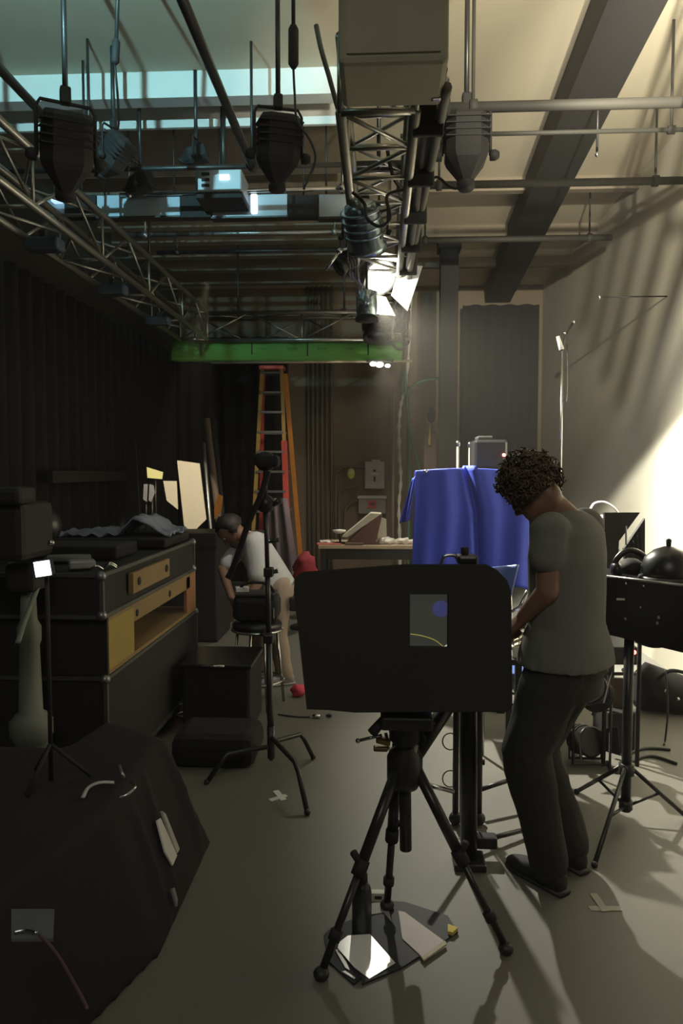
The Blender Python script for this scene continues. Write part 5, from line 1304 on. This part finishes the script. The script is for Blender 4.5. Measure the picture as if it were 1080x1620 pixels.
# curly hair
HR = mat('dark_curly_hair', (.060, .034, .020), .55, var=.4, scale=30)
hr = MB()
rnd = random.Random(3)
up_ = fu
cap = MB()
hc = hd - ff * .012 + fu * .022
for i in range(1250):
    v = Vector((rnd.gauss(0, 1), rnd.gauss(0, 1), rnd.gauss(0, 1))).normalized()
    if v.dot(ff) > .70 and v.dot(fu) < .35: continue
    if v.dot(fu) < -.62: continue
    base = hc + v * rnd.uniform(.080, .104); L = rnd.uniform(.022, .040)
    a = v.orthogonal().normalized(); b = v.cross(a); cr_ = rnd.uniform(.007, .012); ph = rnd.uniform(0, 6.3); tw = rnd.choice((-1, 1))
    dr = (v + Vector((0, 0, -.35)) * rnd.random() + a * rnd.uniform(-.5, .5)).normalized()
    hr.tube([base + dr * L * t / 8 + (a * math.cos(ph + tw * t * 1.25) + b * math.sin(ph + tw * t * 1.25)) * cr_ for t in range(9)], [.0052, .0052, .005, .005, .0048, .0045, .004, .0035, .0025], 5)
hr.build('curly_hair', HR, m1)
cp = MB().ball((0, 0, 0), 1.0, 24)
for v in cp.v:
    d_ = v.normalized(); w_ = d_.dot(ff); k = .106 + noise.noise(d_ * 6) * .008
    if w_ > .62 and d_.dot(fu) < .4: k = .07
    if d_.dot(fu) < -.6: k = .065
    v[:] = hc + d_ * k
cp.build('hair_base', HR, m1)

# ---- man bending at the stool
D2 = 5.5
def Q2(px, py, dy=0): return P(px, py, D2 + dy)
Fd = Vector((-.93, -.36, 0)).normalized(); Ld = Vector((-Fd.y, Fd.x, 0))
m2 = thing('person', (Q2(440, 1085).x, D2, 0), 'man in a pale shirt and tan trousers bending over the stool below the ladder', 'person')
pel = Q2(436, 925); sh = Q2(396, 856); hd = Q2(364, 838)
ax = (sh - pel).normalized(); fr_ = (Fd - ax * Fd.dot(ax)).normalized()
lsh, rsh = sh + Ld * .16, sh - Ld * .16
ff = (Fd * .55 + Vector((0, 0, -.83))).normalized(); fu = (Fd * .83 + Vector((0, 0, .55))).normalized()
body = MB(); pt = headshape(body, hd, ff, fu, 1.0)
limb(body, [sh, B(sh, hd, .5), hd - ff * .02 - fu * .07], [.06, .054, .05])
loft(body, [(pel, Ld * .14, fr_ * .10), (B(pel, sh, .5), Ld * .14, fr_ * .09), (sh, Ld * .15, fr_ * .08)])
lel, lwr = Q2(408, 922, -.22), Q2(390, 950, -.28)
rel, rwr = Q2(352, 900, .02), Q2(366, 945, -.2)
limb(body, [lsh, lel, lwr], [.05, .040, .028]); limb(body, [rsh, rel, rwr], [.05, .040, .028])
hand(body, lwr, Q2(380, 968, -.32) - lwr, (-.6, 0, -.5), .95, .6, 1); hand(body, rwr, Q2(374, 968, -.25) - rwr, (.6, 0, -.5), .95, .6, -1)
lh, rh = pel + Ld * .085, pel - Ld * .085
lkn, lan = Q2(438, 1005, -.1), Q2(450, 1066, -.06); rkn, ran = Q2(412, 1005, .08), Q2(412, 1064, .12)
lan.z = ran.z = .09
limb(body, [lh, lkn, lan], [.085, .055, .04]); limb(body, [rh, rkn, ran], [.085, .055, .04])
body.build('body', SKIN, m2, mods=[('remesh', .010), ('smooth', 3)])
eyes(pt, m2)
SH = mat('pale_shirt', (.50, .50, .50), .85, var=.1, bump=.15)
s_ = MB()
loft(s_, [(pel + ax * -.03, Ld * .175, fr_ * .14), (B(pel, sh, .3), Ld * .175, fr_ * .14), (B(pel, sh, .7), Ld * .18, fr_ * .135), (sh, Ld * .18, fr_ * .11), (sh + ax * .05, Ld * .09, fr_ * .075)], 26)
limb(s_, [lsh, B(lsh, lel, .8)], [.080, .072]); limb(s_, [rsh, B(rsh, rel, .8)], [.078, .066])
for v in s_.v:
    f_ = noise.noise(v * 9) * .016; v += Vector((f_, 0, f_))
s_.build('shirt', SH, m2, mods=[('remesh', .012), ('smooth', 3)])
TT = mat('tan_trousers', (.34, .26, .20), .9, var=.15, bump=.15)
t_ = MB()
loft(t_, [(pel - Vector((0, 0, .12)), Ld * .15, Fd * .12), (pel - Vector((0, 0, .02)), Ld * .165, Fd * .14), (pel + ax * .05, Ld * .15, fr_ * .12)], 24)
limb(t_, [lh, B(lh, lkn, .5), lkn, B(lkn, lan, .97)], [.105, .09, .075, .068]); limb(t_, [rh, B(rh, rkn, .5), rkn, B(rkn, ran, .97)], [.105, .09, .075, .068])
for v in t_.v:
    f_ = noise.noise(v * 9) * .014; v += Vector((f_, f_, 0))
t_.build('trousers', TT, m2, mods=[('remesh', .012), ('smooth', 3)])
shoe(m2, lan, (-.9, -.4, 0), GREY); shoe(m2, ran, (-.9, -.4, 0), GREY)
hc = hd - ff * .012 + fu * .015
cp = MB().ball((0, 0, 0), 1.0, 24)
for v in cp.v:
    d_ = v.normalized(); k = .108 + noise.noise(d_ * 9) * .012
    if d_.dot(ff) > .35 and d_.dot(fu) < .5: k = .06
    if d_.dot(fu) < -.5: k = .06
    v[:] = hc + d_ * k
cp.build('short_hair', mat('black_hair', (.02, .015, .012), .6), m2)
MB().box(pel + Fd * -.02 + Ld * .16 + Vector((.08, 0, -.12)), (.07, .05, .10), bev=.01).build('belt_pouch', BLK, m2)

for o in bpy.data.objects:
    if '_o' in o: del o['_o']
